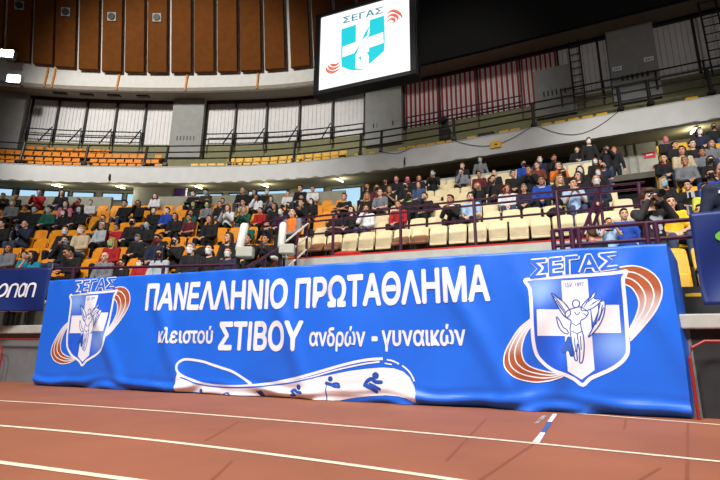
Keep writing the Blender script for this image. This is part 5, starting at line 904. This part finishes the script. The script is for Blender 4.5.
# ------------------------------------------------------------------ standing figures
for q in T['people']:
    if q[0] != 'S': continue
    _, p, hair, mask, kind, colour, pose = q; p = Vector(p); far = p.y > 12
    d = pose_def('lap' if pose == 'child' else ('stand' if pose in ('standback', 'standkid', 'standkidback') else pose))
    back = 'back' in pose; floor = 6.3 if far else {'standback': .985, 'standkid': 1.5, 'standkidphone': 1.5}.get(pose, .985)
    sc = (p.z-floor)/d['head'][2]; hy = d['head'][1]*sc
    rz = {'standback': R(150), 'standkidback': R(165), 'photo': R(-8), 'standkid': R(-20)}.get(pose, R(-15)); h = Vector((0, hy, 0)); h.rotate(Euler((0, 0, rz)))
    o = person((p.x-h.x, p.y-h.y, floor), rz, sc, hair, mask, kind, colour, pose, near=not far, yaw={'photo': 0, 'standkid': 0}.get(pose))
    people_objs.append(o)
    if pose == 'photo':
        tag(o, 'brown-haired photographer in charcoal sweater with white print raising a camera', 'person')
        mb = MB()
        for (x, z, r1, r2) in ((.0, 1.27, .05, .07), (.05, 1.30, .03, .05), (-.04, 1.20, .045, .05), (.035, 1.19, .03, .05), (-.05, 1.32, .03, .03), (.0, 1.12, .05, .025)):
            mb.add([(x+r1*math.cos(t*.6283), -.141+.35*(x*x)-(z-1.3)*0, z+r2*math.sin(t*.6283)*(1 if t % 2 else .85)) for t in range(10)], [tuple(range(10))])
        part('chest_print', mb.mesh('chest_print', CLOTH['light grey']), CLOTH['light grey'], o)
        c = empty('camera', o.matrix_basis @ Vector((-.01, -.205, 1.585)), rz, sc); tag(c, 'black camera held to the eye of the photographer', 'camera')
        bevel(MB().box((0, 0, 0), (.15, .07, .10)).obj('body', M['black'], c), .012); MB().box((0, 0, .06), (.06, .06, .035)).obj('viewfinder', M['black'], c)
        MB().tube([(.01, -.03, -.005), (.01, -.10, -.005), (.01, -.17, -.005)], [.042, .044, .05], 18).obj('lens', M['black'], c); MB().tube([(.01, -.168, -.005), (.01, -.174, -.005)], .042, 18).obj('front_glass', M['lens'], c)
        MB().box((-.07, -.01, .02), (.02, .04, .02)).obj('strap_lug', M['bwhite'], c)
    elif pose == 'standcam':
        tag(o, 'capped person in black standing with a camera behind the centre parapet', 'person')
        c = empty('camera', o.matrix_basis @ Vector((-.01, -.20, 1.585)), rz, sc); tag(c, 'small black camera raised by the person behind the parapet', 'camera')
        MB().box((0, 0, 0), (.14, .07, .09)).obj('body', M['black'], c); MB().tube([(0, -.03, 0), (0, -.13, 0)], .04, 12).obj('lens', M['black'], c)
    else:
        tag(o, {'standback': 'person in navy jacket with balding grey head, turned away at right edge', 'standkid': 'smiling dark-haired boy in blue jacket standing beside the photographer', 'standkidphone': 'dark-haired boy with hands at his face left of the blue-jacketed boy', 'standkidback': 'child seen from behind in black and coral below the slanting railing'}.get(pose) or {'bn': 'balding person in grey sweater and pale blue mask standing above the cream seats', 'sn': 'person in black and white jacket and white mask standing behind the centre parapet', 'sk': 'dark-haired person in black bowing over the centre parapet', 'cr': 'person in orange cap and black jacket standing at the centre block corner'}[hair], 'person')
    if pose == 'standback':
        part('print', MB().ell((.07, .128, 1.34), (.05, .012, .03)).mesh('print', CLOTH['white'], True), CLOTH['white'], o)
# white print on the black shirt in the right-hand stand, phones and a bottle in hands
def by(txt): return [o for o in people_objs if txt in o['label']]
def hold(o, name, dims, off, m, lab, cat):
    c = empty(name, o.matrix_basis @ Vector(off), o.rotation_euler.z); tag(c, lab, cat); bevel(MB().box((0, 0, 0), dims).obj('body', m, c), .006); MB().box((0, -dims[1]/2-.001, 0), (dims[0]*.86, .003, dims[2]*.8)).obj('face', m, c); return c
ph = 0
for o, q in [(o, o['label']) for o in people_objs]:
    if any(c.data and c.name.startswith('body') and c.data == BC.get(('phone', y)) for c in o.children for y in (-22, 0, 22)) and ph < 9 and 'orange row' in q:
        ph += 1; hold(o, 'phone', (.075, .01, .15), (0, -.36, .955), M['black'], 'phone held by the '+q.replace(' person', '').split(' in ')[0]+' spectator, '+q.split(', ')[1], 'phone')
for o in by('in black shirt'):
    if 'right-hand' in o['label']:
        mb = MB(); mb.box((-.05, -.145, .92), (.03, .02, .16)); mb.box((.05, -.145, .92), (.07, .02, .16)); part('chest_print', mb.mesh('chest_print', CLOTH['light grey']), CLOTH['light grey'], o); break
for o in by('sweater and pale blue mask'):
    if 'cream' in o['label']:
        mb = MB()
        for sg in (-1, 1): mb.box((0, -.165, .80), (.30, .012, .03), Matrix.Rotation(R(42*sg), 3, 'Y'))
        part('chest_print', mb.mesh('chest_print', CLOTH['white']), CLOTH['white'], o); break
# hi-vis steward beside the white post
sp = T['steward']; o = person((sp[0], sp[1], sp[2]), R(-20), 1.03, 'sk', '-', 'jacket', 'grey', 'lap', near=True)
tag(o, 'steward in orange vest over grey sleeves seated beside the white post', 'person')
mb = MB(); g = .045; d = pose_def('lap'); mb.ell(d['che'], (.158+g-.02, .105+g, .155+g)); mb.ell(d['bel'], (.142+g, .103+g, .15+g)); mb.cap(d['che'], d['bel'], .112+g, .112+g)
part('safety_vest', remesh(mb, .014, 2), CLOTH['orange'], o); people_objs.append(o)
# bags and coats left on seats
for j, (p, r, m, lab) in enumerate(T['bags']):
    mb = MB(); mb.ell((0, 0, .12), (.20*r, .14*r, .14*r)); mb.ell((.10, .03, .09), (.14*r, .12*r, .10*r)); mb.ell((-.12, -.02, .08), (.13*r, .10*r, .09*r)); e = link('coat', remesh(mb, .02, 2)); e.location = p; e.data.materials.clear(); e.data.materials.append(CLOTH[m]); tag(e, lab, 'coat')

# ------------------------------------------------------------------ drop the seats nobody could see, number the rest
bpy.context.view_layer.update(); dg = bpy.context.evaluated_depsgraph_get(); org = camo.matrix_world.translation
ci = camo.matrix_world.inverted()
def in_frame(p):
    q = ci @ p; return q.z < 0 and abs(q.x/-q.z) < 360/464*1.02 and abs(q.y/-q.z) < 240/464*1.02
def visible(o):
    names = {c.name for c in o.children}; hits = 0
    for c in o.children:
        if c.name.startswith('bracket'): continue
        vs = c.data.vertices; st = max(1, len(vs)//22)
        for i in range(0, len(vs), st):
            p = c.matrix_world @ vs[i].co
            if not in_frame(p): continue
            d = (p-org); L = d.length; ok, loc, nn, idx, ob, mw = S.ray_cast(dg, org, d.normalized(), distance=L+.05)
            if ok and ob.name in names: hits += 1
            if hits >= 1: return True
    return False
vis = [(t, visible(t[0])) for t in seats]
keep = {}
for t, v in vis:
    if v: keep.setdefault((t[1], t[2]), []).append(t)
    else:
        for c in list(t[0].children): bpy.data.objects.remove(c)
        bpy.data.objects.remove(t[0])
for (bk, k), ts in keep.items():
    ts.sort(key=lambda t: t[3])
    for j, (o, _, _, s, var) in enumerate(ts):
        nm = {'L': 'orange', 'C': 'cream', 'R': 'yellow', 'G': 'orange', 'Y': 'yellow'}[bk]
        plc = {'L': 'left stand', 'C': 'centre block', 'R': 'right-hand stand', 'G': 'upper left gallery', 'Y': 'upper gallery'}[bk]
        st = {0: 'lowered', 1: 'folded', 2: 'brown-padded folded'}[var] if bk in 'LCR' else 'plastic'
        tag(o, '%s %s seat, %s from left in the %s row of the %s' % (st, nm, ORD[j], ORD[k], plc), 'seat', {'L': 'orange seats of the left stand', 'C': 'cream seats of the centre block', 'R': 'yellow seats of the right-hand stand', 'G': 'orange gallery seats', 'Y': 'yellow gallery seats'}[bk])
